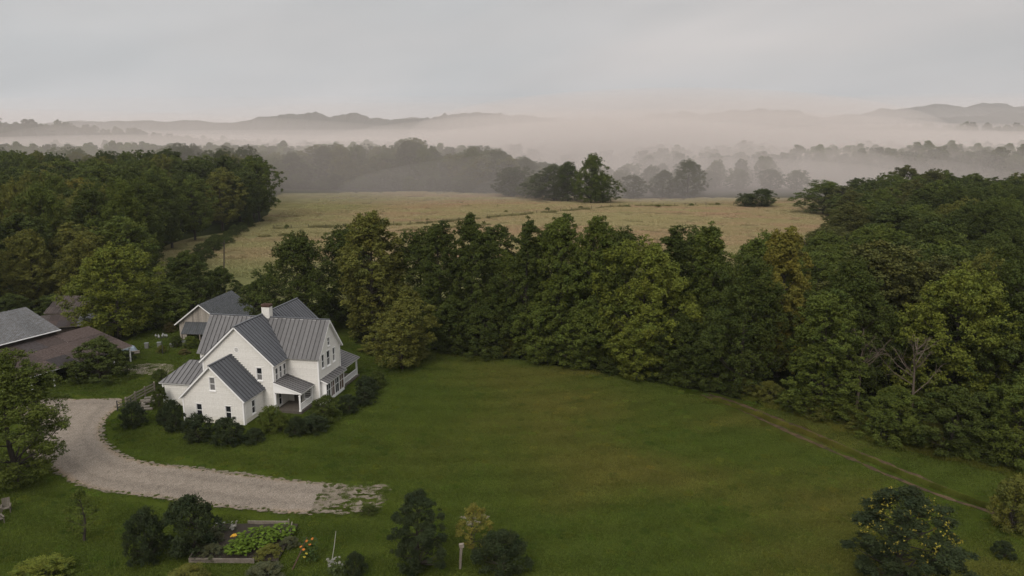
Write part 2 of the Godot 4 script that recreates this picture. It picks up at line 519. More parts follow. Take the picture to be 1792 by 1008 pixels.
# a roof slope: a white painted deck with raised metal panels on it, each panel a mesh of its own
func seam_roof(parent: Node3D, o: Vector3, ex: Vector3, ey: Vector3, poly: PackedVector2Array, step: float, m: Material, trim: Material, rib := 0.03, called := "roof", rib_shade := 0.55) -> MeshInstance3D:
	var nn := ex.cross(ey).normalized()
	if nn.y < 0: nn = -nn
	var deck := MB.new()
	deck.slab(poly, o, ex, ey, nn, -0.16, 0.0)
	var roof := put(called, deck, trim, parent)
	var x0 := poly[0].x
	var x1 := poly[0].x
	for p in poly: x0 = minf(x0, p.x); x1 = maxf(x1, p.x)
	var n := maxi(1, int(round((x1 - x0) / step)))
	var w := (x1 - x0) / n
	for i in n:
		var a := x0 + i * w
		var strip := PackedVector2Array([Vector2(a, -50), Vector2(a + w - 0.012, -50), Vector2(a + w - 0.012, 50), Vector2(a, 50)])
		for p in Geometry2D.intersect_polygons(poly, strip):
			var mb := MB.new()
			var k := grey(rng.randf_range(0.80, 1.12))
			mb.slab(p, o, ex, ey, nn, 0.004, 0.02 + rng.randf() * 0.004, k)
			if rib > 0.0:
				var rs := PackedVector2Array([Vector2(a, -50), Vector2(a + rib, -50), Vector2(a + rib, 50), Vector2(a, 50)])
				for q in Geometry2D.intersect_polygons(poly, rs): mb.slab(q, o, ex, ey, nn, 0.021, 0.1, k * rib_shade)  # rib vertex colour darkened: the shade line along each seam is painted in
			put("roof_panel", mb, m, roof)
	return roof

func V2(a: Array) -> PackedVector2Array:
	var p := PackedVector2Array()
	for i in range(0, a.size(), 2): p.push_back(Vector2(a[i], a[i + 1]))
	return p

func railing(parent: Node3D, a: Vector3, b: Vector3, m: Material) -> void:
	var mb := MB.new()
	mb.beam(a + Vector3(0, 0.85, 0), b + Vector3(0, 0.85, 0), 0.08, 0.07)
	mb.beam(a + Vector3(0, 0.12, 0), b + Vector3(0, 0.12, 0), 0.06, 0.07)
	var r := put("railing", mb, m, parent)
	var n := int(a.distance_to(b) / 0.13)
	var bb := MB.new()
	for i in range(1, n):
		var p := a.lerp(b, float(i) / n)
		bb.box(p + Vector3(0, 0.485, 0), Vector3(0.035, 0.66, 0.035))
	put("balusters", bb, m, r).set_meta("kind", "stuff")

func farmhouse() -> void:
	var t := thing("farmhouse", "white clapboard farmhouse with grey standing seam roofs and a brick topped chimney", "house", Vector3(-31.4, 0, -82.0), -deg_to_rad(10.65))
	var Q := Vector3.RIGHT       # to the house's right
	var F := Vector3(0, 0, 1)    # towards its front
	var U := Vector3.UP
	var W := 4.335
	var oh := 0.39
	var E := 5.6
	var R := 9.96
	var LEN := 15.04
	var pc := 6.25
	var wc := 3.05
	var Rc := 9.6
	var qr := 8.31
	var ql := 6.69
	var low := -0.9
	var k := (R - E) / (W + oh)
	var kc := (Rc - E) / (wc + oh)
	# walls of the main block; u runs along q (front) or p (sides)
	var top := R - k * W - 0.22
	var attic := R - 0.24
	var fr := [Rect2(2.30, 3.75, 0.66, 1.45)]
	clapboards(t, Vector3.ZERO, Q, F, V2([-W, low, W, low, W, top, 0, attic, -W, top]), fr, M.white)
	window(t, Vector3.ZERO, Q, F, fr[0], M.glass, M.curtain)
	clapboards(t, Vector3(0, 0, -LEN), Q, -F, V2([-W, low, W, low, W, top, 0, attic, -W, top]), [], M.white)
	var rr := [Rect2(0.45, 3.62, 0.56, 1.42), Rect2(1.40, 3.62, 0.56, 1.42), Rect2(2.33, 3.62, 0.56, 1.42), Rect2(0.9, 0.5, 0.7, 1.6)]
	clapboards(t, Vector3(W, 0, 0), -F, Q, V2([0, low, LEN, low, LEN, top, 0, top]), rr, M.white)
	for r in rr: window(t, Vector3(W, 0, 0), -F, Q, r, M.glass, M.curtain if r.position.y > 2 else M.glass)
	clapboards(t, Vector3(-W, 0, 0), -F, -Q, V2([0, low, LEN, low, LEN, top, 0, top]), [], M.white)
	# cross wings
	var ctop := Rc - kc * wc - 0.24
	var cattic := Rc - 0.27
	var pf := pc - wc
	var pb := pc + wc
	var gw := [Rect2(5.95, 6.45, 0.55, 0.95), Rect2(4.15, 4.15, 0.62, 1.6), Rect2(5.55, 4.05, 0.86, 1.78), Rect2(7.25, 4.1, 0.6, 1.65)]
	clapboards(t, Vector3(qr, 0, 0), -F, Q, V2([pf, low, pb, low, pb, ctop, pc, cattic, pf, ctop]), gw, M.white)
	for r in gw: window(t, Vector3(qr, 0, 0), -F, Q, r, M.glass, M.curtain if r.position.x > 5.0 and r.position.y < 6 else M.glass)
	clapboards(t, Vector3(0, 0, -pf), Q, F, V2([W, low, qr, low, qr, ctop, W, ctop]), [], M.white)
	clapboards(t, Vector3(0, 0, -pb), Q, -F, V2([W, low, qr, low, qr, ctop, W, ctop]), [], M.white)
	clapboards(t, Vector3(-ql, 0, 0), -F, -Q, V2([pf, low, pb, low, pb, ctop, pc, cattic, pf, ctop]), [Rect2(5.9, 4.1, 0.7, 1.6)], M.white)
	window(t, Vector3(-ql, 0, 0), -F, -Q, Rect2(5.9, 4.1, 0.7, 1.6), M.glass, M.glass)
	clapboards(t, Vector3(0, 0, -pf), Q, F, V2([-ql, low, -W, low, -W, ctop, -ql, ctop]), [], M.white)
	clapboards(t, Vector3(0, 0, -pb), Q, -F, V2([-ql, low, -W, low, -W, ctop, -ql, ctop]), [], M.white)
	# front wing
	var qf := -0.7
	var wf := 3.61
	var lf := 4.26
	var Ef := 2.73
	var Rf := 6.64
	var kf := (Rf - Ef) / (wf + oh)
	var ftop := Rf - kf * wf - 0.23
	var fw := [Rect2(-0.90, 3.78, 0.62, 1.45), Rect2(-2.75, 0.68, 0.66, 1.42), Rect2(0.76, 0.65, 0.66, 1.42)]
	clapboards(t, Vector3(0, 0, lf), Q, F, V2([qf - wf, low, qf + wf, low, qf + wf, ftop, qf, Rf - 0.25, qf - wf, ftop]), fw, M.white)
	window(t, Vector3(0, 0, lf), Q, F, fw[0], M.curtain, M.curtain)
	window(t, Vector3(0, 0, lf), Q, F, fw[1], M.glass, M.glass)
	window(t, Vector3(0, 0, lf), Q, F, fw[2], M.glass, M.glass)
	var fs := Rect2(-2.6, 0.65, 0.7, 1.5)
	clapboards(t, Vector3(qf + wf, 0, 0), -F, Q, V2([-lf, low, 0, low, 0, ftop, -lf, ftop]), [fs], M.white)
	window(t, Vector3(qf + wf, 0, 0), -F, Q, fs, M.glass, M.glass)
	clapboards(t, Vector3(qf - wf, 0, 0), -F, -Q, V2([-lf, low, 0, low, 0, ftop, -lf, ftop]), [], M.white)
	# left wing, one storey under a hip roof
	clapboards(t, Vector3(0, 0, 0.05), Q, F, V2([-9.8, low, -W, low, -W, 2.7, -9.8, 2.7]), [], M.white)
	clapboards(t, Vector3(-9.8, 0, 0), -F, -Q, V2([-0.05, low, 6.4, low, 6.4, 2.7, -0.05, 2.7]), [], M.white)
	clapboards(t, Vector3(0, 0, -6.4), Q, -F, V2([-9.8, low, -W, low, -W, 2.7, -9.8, 2.7]), [], M.white)
	# corner boards
	for c in [[W, 0.0, top], [-W, 0.0, top], [qr, pf, ctop], [qr, pb, ctop], [-ql, pf, ctop], [qf + wf, -lf, ftop], [qf - wf, -lf, ftop], [-9.8, -0.05, 2.6]]:
		var cb := MB.new()
		cb.box(Vector3(c[0], (c[2] + low) / 2, -c[1]), Vector3(0.16, c[2] - low - 0.02, 0.16))
		put("corner_board", cb, M.trim, t)
	# roofs
	var o := 0.35
	var ca := 1.0 / sqrt(1 + k * k)
	var se := (W + oh) / ca
	var s0 := (R - Rc) / k / ca
	for s in [1.0, -1.0]:
		var down := Vector3(s * ca, -k * ca, 0)
		var q0 := s0
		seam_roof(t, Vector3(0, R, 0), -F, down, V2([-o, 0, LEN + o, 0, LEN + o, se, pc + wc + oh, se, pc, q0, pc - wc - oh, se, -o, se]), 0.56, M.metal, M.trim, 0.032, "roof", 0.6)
	var cc := 1.0 / sqrt(1 + kc * kc)
	var sc := (wc + oh) / cc
	for s in [1.0, -1.0]:
		var out: float = (qr if s > 0 else ql) + o
		for g in [1.0, -1.0]:
			var down := Vector3(0, -kc * cc, g * cc)
			seam_roof(t, Vector3(0, Rc, -pc), Q * s, down, V2([s0 * ca, 0, out, 0, out, sc, W + oh, sc]), 0.56, M.metal_lit, M.trim)
	var cf := 1.0 / sqrt(1 + kf * kf)
	for s in [1.0, -1.0]:
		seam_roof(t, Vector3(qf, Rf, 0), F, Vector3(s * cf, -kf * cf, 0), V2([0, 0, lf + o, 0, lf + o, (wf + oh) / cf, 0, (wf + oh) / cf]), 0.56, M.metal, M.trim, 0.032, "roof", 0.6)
	# hip roof of the left wing
	var hs := sqrt(3.55 * 3.55 + 1.85 * 1.85)
	seam_roof(t, Vector3(0, 4.6, -3.2), Q, Vector3(0, -1.85, 3.55) / hs, V2([-8.2, 0, -W, 0, -W, hs, -10.15, hs]), 0.6, M.metal_lit, M.trim)
	seam_roof(t, Vector3(0, 4.6, -3.2), Q, Vector3(0, -1.85, -3.55) / hs, V2([-8.2, 0, -W, 0, -W, hs, -10.15, hs]), 0.6, M.metal_lit, M.trim)
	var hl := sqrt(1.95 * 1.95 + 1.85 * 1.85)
	seam_roof(t, Vector3(-8.2, 4.6, -3.2), -F, Vector3(-1.95, -1.85, 0) / hl, V2([0, 0, 3.55, hl, -3.55, hl]), 0.6, M.metal_lit, M.trim)
	# ridge caps
	for r in [[Vector3(0, R + 0.03, o), Vector3(0, R + 0.03, -LEN - o)], [Vector3(s0 * ca, Rc + 0.03, -pc), Vector3(qr + o, Rc + 0.03, -pc)], [Vector3(-s0 * ca, Rc + 0.03, -pc), Vector3(-ql - o, Rc + 0.03, -pc)], [Vector3(qf, Rf + 0.03, lf + o), Vector3(qf, Rf + 0.03, 0.03)]]:
		var rb := MB.new()
		rb.beam(r[0], r[1], 0.22, 0.09)
		put("ridge_cap", rb, M.metal, t)
	# small round vent high in the front gable
	var vb := MB.new()
	for i in 16:
		var a0 := TAU * i / 16
		var a1 := TAU * (i + 1) / 16
		for ring in [[0.26, 0.34, 0.05]]:
			vb.quad(Vector3(cos(a0) * ring[0], 7.2 + sin(a0) * ring[0], ring[2]), Vector3(cos(a0) * ring[1], 7.2 + sin(a0) * ring[1], ring[2]), Vector3(cos(a1) * ring[1], 7.2 + sin(a1) * ring[1], ring[2]), Vector3(cos(a1) * ring[0], 7.2 + sin(a1) * ring[0], ring[2]))
	for i in 5:
		vb.hexa(Vector3(0, 7.0 + i * 0.1, 0.045), Vector3(0.24 - 0.06 * absf(i - 2.0), 0, 0), Vector3(0, 0.035, 0.01), Vector3(0, 0, 0.008), grey(0.62))
	put("gable_vent", vb, M.trim, t)
	# chimney: white painted shaft, courses of bare brick at the top
	var ch := MB.new()
	ch.box(Vector3(0.45, 9.8, -6.5), Vector3(1.0, 2.0, 0.8))
	var chim := put("chimney", ch, M.white, t)
	for row in 4:
		var rowb := 10.80 + row * 0.085
		var grow := 0.05 if row > 1 else 0.0
		for side in 4:
			var along := (1.0 if side % 2 == 0 else 0.8) + 2 * grow - (0.24 if side % 2 == 1 else 0.0)
			var nb := 4 if side % 2 == 0 else 3
			for b in nb:
				var bm := MB.new()
				var u := (b + 0.5) / nb * along - along / 2
				var p := Vector3(0.45, rowb + 0.04, -6.5)
				if side % 2 == 0: p += Vector3(u, 0, (0.34 + grow) * (1 if side == 0 else -1))
				else: p += Vector3((0.44 + grow) * (1 if side == 1 else -1), 0, u)
				bm.box(p, Vector3(along / nb - 0.012, 0.073, 0.115) if side % 2 == 0 else Vector3(0.115, 0.073, along / nb - 0.012), grey(rng.randf_range(0.7, 1.15)))
				put("brick", bm, M.brick, chim)
	var flue := MB.new()
	flue.box(Vector3(0.45, 10.85, -6.5), Vector3(0.7, 0.3, 0.5), grey(0.3))
	put("flue", flue, M.earth, chim)
	# front porch in the corner of the right wing
	var ph := sqrt(3.4 * 3.4 + 1.1 * 1.1)
	seam_roof(t, Vector3(W + 0.03, 3.62, 0.2), -F, Vector3(3.4, -1.1, 0) / ph, V2([0, 0, 3.36, 0, 3.36, ph, 0, ph]), 0.48, M.metal_lit, M.trim, 0.04, "porch_roof")
	var pe := MB.new()
	pe.slab(V2([W + 0.04, 2.35, 7.5, 2.35, 7.5, 2.42, W + 0.04, 3.42]), Vector3(0, 0, 0.05), Q, U, F, -0.06, 0.06)
	pe.box(Vector3(7.45, 2.3, -1.5), Vector3(0.16, 0.24, 3.1))
	put("porch_fascia", pe, M.trim, t)
	var pfl := MB.new()
	pfl.box(Vector3((W + 7.6) / 2, -0.2, -1.55), Vector3(7.6 - W, 1.0, 3.2), grey(0.45))
	put("porch_floor", pfl, M.board, t)
	for p in [[7.42, 0.0], [7.42, -3.05], [W + 0.12, 0.02]]:
		var pm := MB.new()
		pm.box(Vector3(p[0], 1.25, p[1]), Vector3(0.17, 1.9, 0.17))
		pm.box(Vector3(p[0], 0.38, p[1]), Vector3(0.24, 0.16, 0.24))
		pm.box(Vector3(p[0], 2.15, p[1]), Vector3(0.23, 0.1, 0.23))
		put("porch_post", pm, M.trim, t)
	railing(t, Vector3(7.42, 0.3, -0.12), Vector3(7.42, 0.3, -2.95), M.trim)
	var door := MB.new()
	door.box(Vector3(5.6, 1.35, -pf + 0.06), Vector3(0.95, 2.1, 0.08), grey(0.4))
	put("door", door, M.board, t)
	window(t, Vector3(0, 0, -pf + 0.09), Q, F, Rect2(6.45, 0.75, 0.8, 1.5), M.glass, M.curtain)
	# window bay along the foot of the right gable, under its own little roof
	var bh := sqrt(0.95 * 0.95 + 0.38 * 0.38)
	seam_roof(t, Vector3(qr + 0.03, 2.98, 0), -F, Vector3(0.95, -0.38, 0) / bh, V2([3.45, 0, 9.15, 0, 9.15, bh, 3.45, bh]), 0.6, M.metal_lit, M.trim, 0.03, "bay_roof")
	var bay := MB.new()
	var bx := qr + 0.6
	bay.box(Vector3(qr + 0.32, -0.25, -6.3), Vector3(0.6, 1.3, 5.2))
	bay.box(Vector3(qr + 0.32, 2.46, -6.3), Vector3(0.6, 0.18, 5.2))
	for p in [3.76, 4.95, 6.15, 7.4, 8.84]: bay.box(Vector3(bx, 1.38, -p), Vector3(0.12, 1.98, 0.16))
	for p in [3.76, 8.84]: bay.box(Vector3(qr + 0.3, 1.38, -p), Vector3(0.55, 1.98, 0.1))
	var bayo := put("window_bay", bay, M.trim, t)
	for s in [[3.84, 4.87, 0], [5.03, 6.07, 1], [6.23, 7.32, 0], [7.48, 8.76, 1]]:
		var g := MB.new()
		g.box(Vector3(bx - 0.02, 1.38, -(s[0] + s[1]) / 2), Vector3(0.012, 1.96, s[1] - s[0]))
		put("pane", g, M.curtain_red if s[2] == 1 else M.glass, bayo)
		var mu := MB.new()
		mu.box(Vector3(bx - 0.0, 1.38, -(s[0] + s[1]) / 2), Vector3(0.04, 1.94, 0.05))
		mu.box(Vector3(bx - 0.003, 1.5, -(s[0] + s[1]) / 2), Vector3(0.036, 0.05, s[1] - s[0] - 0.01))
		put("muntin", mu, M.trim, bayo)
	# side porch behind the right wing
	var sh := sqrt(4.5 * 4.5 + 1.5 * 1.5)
	seam_roof(t, Vector3(W + 0.03, 4.1, 0), -F, Vector3(4.5, -1.5, 0) / sh, V2([pb + 0.04, 0, 14.4, 0, 14.4, sh, pb + 0.04, sh]), 0.5, M.metal_lit, M.trim, 0.04, "side_porch_roof")
	var spf := MB.new()
	spf.box(Vector3((W + 8.7) / 2, -0.25, -11.9), Vector3(8.7 - W, 0.95, 5.0), grey(0.5))
	put("side_porch_floor", spf, M.board, t)
	for p in [9.6, 14.1]:
		var pm := MB.new()
		pm.box(Vector3(8.45, 1.3, -p), Vector3(0.18, 2.2, 0.18))
		put("porch_post", pm, M.trim, t)
	railing(t, Vector3(8.45, 0.22, -9.7), Vector3(8.45, 0.22, -14.0), M.trim)
	# downpipes and a meter box
	for c in [[W + 0.12, 0.16, 5.3], [qf + wf + 0.12, -lf + 0.16, 2.4], [qr + 0.1, pb - 0.2, 5.1], [-9.68, -0.14, 2.5]]:
		var dp := MB.new()
		dp.tube([Vector3(c[0], -0.3, -c[1]), Vector3(c[0], c[2], -c[1])], [0.045, 0.045], 6)
		put("downpipe", dp, M.gutter, t)
	# stone footing
	var ft := MB.new()
	ft.box(Vector3(qf, -0.35, lf / 2), Vector3(2 * wf + 0.08, 0.8, lf + 0.1))
	ft.box(Vector3(0, -0.35, -LEN / 2), Vector3(2 * W + 0.08, 0.8, LEN + 0.05))
	put("footing", ft, M.stone, t)

# corrugated or plain sheets laid on a roof slope, each a part of the roof
func sheet_roof(parent: Node3D, o: Vector3, ex: Vector3, ey: Vector3, along: float, down: float, cols: int, rows: int, m: Material, trim: Material, ribs: int, uneven := 0.0, called := "roof") -> void:
	var nn := ex.cross(ey).normalized()
	if nn.y < 0: nn = -nn
	var deck := MB.new()
	deck.slab(V2([0, 0, along, 0, along, down, 0, down]), o, ex, ey, nn, -0.14, 0.0)
	var roof := put(called, deck, trim, parent)
	var w := along / cols
	var d := down / rows
	for i in cols:
		for j in rows:
			var mb := MB.new()
			var k := grey(rng.randf_range(0.8, 1.1) if uneven == 0.0 else rng.randf_range(0.55, 1.2))
			if uneven > 0.0 and rng.randf() < 0.25: k = Color(k.r * 0.75, k.g * 0.85, k.b * 0.98)
			var lift := 0.02 * (rows - j) + rng.randf() * uneven
			var tip := rng.randf_range(-1, 1) * uneven * 0.6
			var a := o + ex * (i * w + 0.008) + ey * (j * d - 0.02) + nn * lift
			var b := a + ex * (w - 0.016)
			var e := ey * (d + 0.03) + nn * (tip - 0.012)
			mb.quad(a, b, b + e, a + e, k)
			var th := nn * -0.015
			mb.quad(a + e, b + e, b + e + th, a + e + th, k)
			mb.quad(a, a + e, a + e + th, a + th, k)
			mb.quad(b, b + e, b + e + th, b + th, k)
			mb.quad(a + th, b + th, b + e + th, a + e + th, k)
			for r in ribs:
				var x := (r + 0.5) / ribs
				var c := a.lerp(b, x)
				mb.hexa(c + e / 2 + nn * 0.018, ex * 0.022, e / 2, nn * 0.018, k * 0.85)
			put("roof_sheet", mb, m, roof)

# a wall of upright boards, each board a mesh of its own
func board_wall(parent: Node3D, o: Vector3, ex: Vector3, nn: Vector3, poly: PackedVector2Array, width: float, m: Material, called := "wall") -> void:
	var back := MB.new()
	back.slab(poly, o - nn * 0.06, ex, Vector3.UP, nn, -0.03, 0.03, grey(0.5))
	var wall := put(called, back, M.dark_wood, parent)
	var x0 := poly[0].x
	var x1 := poly[0].x
	for p in poly: x0 = minf(x0, p.x); x1 = maxf(x1, p.x)
	var n := maxi(1, int((x1 - x0) / width))
	var w := (x1 - x0) / n
	for i in n:
		var strip := PackedVector2Array([Vector2(x0 + i * w + 0.008, -9), Vector2(x0 + (i + 1) * w - 0.008, -9), Vector2(x0 + (i + 1) * w - 0.008, 30), Vector2(x0 + i * w + 0.008, 30)])
		for p in Geometry2D.intersect_polygons(poly, strip):
			var mb := MB.new()
			mb.slab(p, o, ex, Vector3.UP, nn, -0.02, 0.012 + rng.randf() * 0.01, grey(rng.randf_range(0.62, 1.1)))
			put("board", mb, m, wall)

func barns() -> void:
	var Q := Vector3.RIGHT
	var F := Vector3(0, 0, 1)
	# grey roofed outbuilding straight behind the house
	var t := thing("outbuilding", "weathered board outbuilding with plain grey shingle roof right behind the white farmhouse", "barn", Vector3(-48.15, 0, -112.05), -deg_to_rad(5.84))
	var ky := 3.25 / 4.2
	var ca := 1.0 / sqrt(1 + ky * ky)
	for s in [1.0, -1.0]:
		var deck := MB.new()
		var down := Vector3(s * ca, -ky * ca, 0)
		var nn := Vector3(s * ky * ca, ca, 0)
		deck.slab(V2([0, 0, 10.9, 0, 10.9, 4.25 / ca, 0, 4.25 / ca]), Vector3(0, 5.75, 0.25), -F, down, nn, -0.15, 0.0)
		var roof := put("roof", deck, M.trim, t)
		var sh := MB.new()
		var rows := 24
		var d := 4.27 / ca / rows
		for j in rows:
			var x := -0.03
			while x < 10.9:
				var w := minf(rng.randf_range(0.28, 0.36), 10.93 - x)
				var a := Vector3(0, 5.75, 0.25) + -F * x + down * (j * d) + nn * 0.008
				var b := a + -F * (w - 0.012)
				var e := down * (d + 0.03) + nn * 0.022
				var k := grey(rng.randf_range(0.72, 1.12))
				sh.quad(a, b, b + e, a + e, k)
				sh.quad(a + e, b + e, b + e - nn * 0.02, a + e - nn * 0.02, k)
				x += w
		put("shingles", sh, M.shingle, roof).set_meta("kind", "stuff")
	board_wall(t, Vector3(0, 0, -0.3), Q, F, V2([-3.7, 2.55, 3.7, 2.55, 3.7, 2.85, 0, 5.5, -3.7, 2.85]), 0.3, M.pale_board, "gable_wall")
	board_wall(t, Vector3(0, 0, -0.3), Q, F, V2([-3.7, -0.2, -2.6, -0.2, -2.6, 2.54, -3.7, 2.54]), 0.28, M.pale_board, "front_wall")
	board_wall(t, Vector3(3.7, 0, 0), -F, Q, V2([0.3, -0.2, 10.4, -0.2, 10.4, 2.6, 0.3, 2.6]), 0.3, M.board, "side_wall")
	board_wall(t, Vector3(-3.7, 0, 0), -F, -Q, V2([0.3, -0.2, 10.4, -0.2, 10.4, 2.6, 0.3, 2.6]), 0.3, M.board, "side_wall")
	board_wall(t, Vector3(0, 0, -10.4), Q, -F, V2([-3.7, -0.2, 3.7, -0.2, 3.7, 2.85, 0, 5.5, -3.7, 2.85]), 0.3, M.board, "rear_wall")
	var lean := sqrt(1.6 * 1.6 + 1.5 * 1.5)
	sheet_roof(t, Vector3(-2.6, 2.85, -0.22), Q, Vector3(0, -1.5, 1.6) / lean, 6.3, lean, 6, 1, M.shingle, M.board, 3, 0.0, "lean_to_roof")
	for x in [-2.5, 0.4, 3.5]:
		var pm := MB.new()
		pm.box(Vector3(x, 0.6, 1.25), Vector3(0.16, 1.5, 0.16))
		put("post", pm, M.board, t)
	# the big grey metal barn at the left edge; its ridge runs away to the right
	var yaw := deg_to_rad(68.0)
	t = thing("grey_metal_barn", "large barn with a pale grey metal roof at the left edge of the yard", "barn", Vector3(-68.4, 0, -102.4), yaw)
	# local +x runs along the ridge away from us, local +z to the right (its lower eave)
	var hw := 6.5
	var rise := 2.6
	var sl := sqrt(hw * hw + rise * rise)
	for s in [1.0, -1.0]:
		sheet_roof(t, Vector3(-24, 7.5, 0), Q, Vector3(0, -rise, s * hw) / sl, 24.0, sl, 26, 2, M.grey_roof, M.board, 4)
	board_wall(t, Vector3(-0.4, 0, 0), F, Q, V2([-6.1, -0.2, 6.1, -0.2, 6.1, 4.9, 0, 7.3, -6.1, 4.9]), 0.32, M.dark_wood, "gable_wall")
	board_wall(t, Vector3(0, 0, 6.1), Q, F, V2([-23.6, -0.2, -0.4, -0.2, -0.4, 4.9, -23.6, 4.9]), 0.4, M.dark_wood, "side_wall")
	board_wall(t, Vector3(0, 0, -6.1), Q, -F, V2([-23.6, -0.2, -0.4, -0.2, -0.4, 4.9, -23.6, 4.9]), 0.6, M.dark_wood, "side_wall")
	board_wall(t, Vector3(-23.6, 0, 0), F, -Q, V2([-6.1, -0.2, 6.1, -0.2, 6.1, 4.9, 0, 7.3, -6.1, 4.9]), 0.6, M.dark_wood, "gable_wall")
	var gb := MB.new()
	gb.beam(Vector3(-24, 4.86, hw + 0.04), Vector3(0, 4.86, hw + 0.04), 0.12, 0.1)
	put("gutter", gb, M.trim, t)
	# the open brown roofed shed in front of it
	t = thing("open_shed", "open fronted shed with a rusty brown lean-to roof on slim white posts", "shed", Vector3(-61.0, 0, -104.0), yaw)
	var run := 8.3
	var fall := 2.0
	var sd := sqrt(run * run + fall * fall)
	sheet_roof(t, Vector3(-19, 4.25, 0), Q, Vector3(0, -fall, run) / sd, 19.2, sd, 7, 3, M.brown_roof, M.trim, 0, 0.02)
	board_wall(t, Vector3(0, 0, 0.1), Q, -F, V2([-18.8, -0.2, 0, -0.2, 0, 4.0, -18.8, 4.0]), 0.5, M.dark_wood, "rear_wall")
	board_wall(t, Vector3(0, 0, 0), F, Q, V2([0.1, -0.2, 4.0, -0.2, 4.0, 2.95, 0.1, 3.95]), 0.35, M.dark_wood, "end_wall")
	for x in [-17.5, -14.5, -11.6, -8.6, -5.7, -2.8, -0.1]:
		var pm := MB.new()
		pm.box(Vector3(x, 1.0, run - 0.35), Vector3(0.14, 2.35, 0.14))
		put("post", pm, M.trim, t)
	# a tumbledown small shed with patched roof
	t = thing("patched_shed", "small old shed with a patched and rusted sheet roof behind the brown shed", "shed", Vector3(-73.2, 0, -121.0), deg_to_rad(-6.0))
	sheet_roof(t, Vector3(-2.6, 5.0, -0.4), Q, Vector3(0, -2.2, 3.6) / sqrt(17.8), 6.4, sqrt(17.8), 5, 3, M.rust_roof, M.board, 3, 0.10)
	sheet_roof(t, Vector3(-2.6, 5.0, -0.4), Q, Vector3(0, -2.2, -3.6) / sqrt(17.8), 6.4, sqrt(17.8), 5, 2, M.rust_roof, M.board, 3, 0.06)
	board_wall(t, Vector3(0, 0, 2.9), Q, F, V2([-2.3, -0.2, 3.5, -0.2, 3.5, 2.9, -2.3, 2.9]), 0.3, M.dark_wood, "front_wall")
	board_wall(t, Vector3(3.5, 0, 0), -F, Q, V2([-2.9, -0.2, 3.6, -0.2, 3.6, 2.8, 0.4, 4.7, -2.9, 2.8]), 0.3, M.dark_wood, "gable_wall")
	board_wall(t, Vector3(-2.3, 0, 0), -F, -Q, V2([-2.9, -0.2, 3.6, -0.2, 3.6, 2.8, 0.4, 4.7, -2.9, 2.8]), 0.3, M.dark_wood, "gable_wall")
	t = thing("lean_to", "low brown lean-to with one bluish metal sheet below the patched shed", "shed", Vector3(-70.6, 0, -116.6), deg_to_rad(18.0))
	sheet_roof(t, Vector3(-4.4, 3.1, 0), Q, Vector3(0, -1.1, 3.8) / sqrt(15.65), 5.6, sqrt(15.65), 4, 2, M.brown_roof, M.board, 0, 0.05)
	sheet_roof(t, Vector3(1.2, 3.1, 0), Q, Vector3(0, -1.1, 3.8) / sqrt(15.65), 2.8, sqrt(15.65), 2, 2, M.grey_roof, M.board, 3, 0.05, "metal_roof")
	board_wall(t, Vector3(0, 0, 3.4), Q, F, V2([-4.2, -0.2, 3.8, -0.2, 3.8, 1.95, -4.2, 1.95]), 0.35, M.dark_wood, "front_wall")
	# the corner of a pale shed, mostly behind the tree at the left edge
	t = thing("white_shed", "corner of a small white gabled shed behind the tree at the left edge", "shed", Vector3(-63.5, 0, -86.0), deg_to_rad(30.0))
	for s in [1.0, -1.0]:
		sheet_roof(t, Vector3(-2, 3.9, 0), Q, Vector3(0, -1.3, s * 2.0) / sqrt(5.69), 4.0, sqrt(5.69), 4, 1, M.trim, M.trim, 2)
	board_wall(t, Vector3(1.8, 0, 0), F, Q, V2([-1.7, -0.2, 1.7, -0.2, 1.7, 2.7, 0, 3.7, -1.7, 2.7]), 0.25, M.trim, "gable_wall")
	board_wall(t, Vector3(0, 0, 1.7), Q, F, V2([-1.8, -0.2, 1.8, -0.2, 1.8, 2.7, -1.8, 2.7]), 0.25, M.trim, "side_wall")

# ---------------------------------------------------------------- small things
func flower(t: Node3D, at: Vector3, r: float, col: Color, petals := 7) -> void:
	var mb := MB.new()
	var n := Vector3(rng.randf_range(-0.5, 0.5), 1.0, rng.randf_range(0.0, 0.8)).normalized()
	var s := n.cross(Vector3.RIGHT).normalized()
	var u := s.cross(n)
	for i in petals:
		var a := TAU * i / petals
		var d := s * cos(a) + u * sin(a)
		var e := s * cos(a + 0.36) + u * sin(a + 0.36)
		var g := s * cos(a - 0.36) + u * sin(a - 0.36)
		mb.quad(at, at + e * r * 0.6 + n * r * 0.2, at + d * r, at + g * r * 0.6 + n * r * 0.2, col * rng.randf_range(0.8, 1.1))
	put("flower", mb, M.plain, t)

func stalk(t: Node3D, at: Vector3, to: Vector3, r: float, col: Color, called := "stem") -> void:
	var mb := MB.new()
	mb.tube([at, at.lerp(to, 0.5) + Vector3(0.03, 0, 0.02), to], [r, r * 0.8, r * 0.5], 5, col)
	put(called, mb, M.plain, t)

func big_leaf(mb: MB, at: Vector3, dir: Vector3, r: float, col: Color) -> void:
	var side := dir.cross(Vector3.UP).normalized()
	var up := side.cross(dir).normalized()
	var tip := at + dir * r - up * r * 0.25
	var m1 := at + dir * r * 0.45 + side * r * 0.5 + up * r * 0.12
	var m2 := at + dir * r * 0.45 - side * r * 0.5 + up * r * 0.12
	var mid := at + dir * r * 0.5 + up * r * 0.02
	mb.tri(at, m1, mid, col); mb.tri(at, mid, m2, col * 0.95)
	mb.tri(m1, tip, mid, col); mb.tri(mid, tip, m2, col * 0.95)

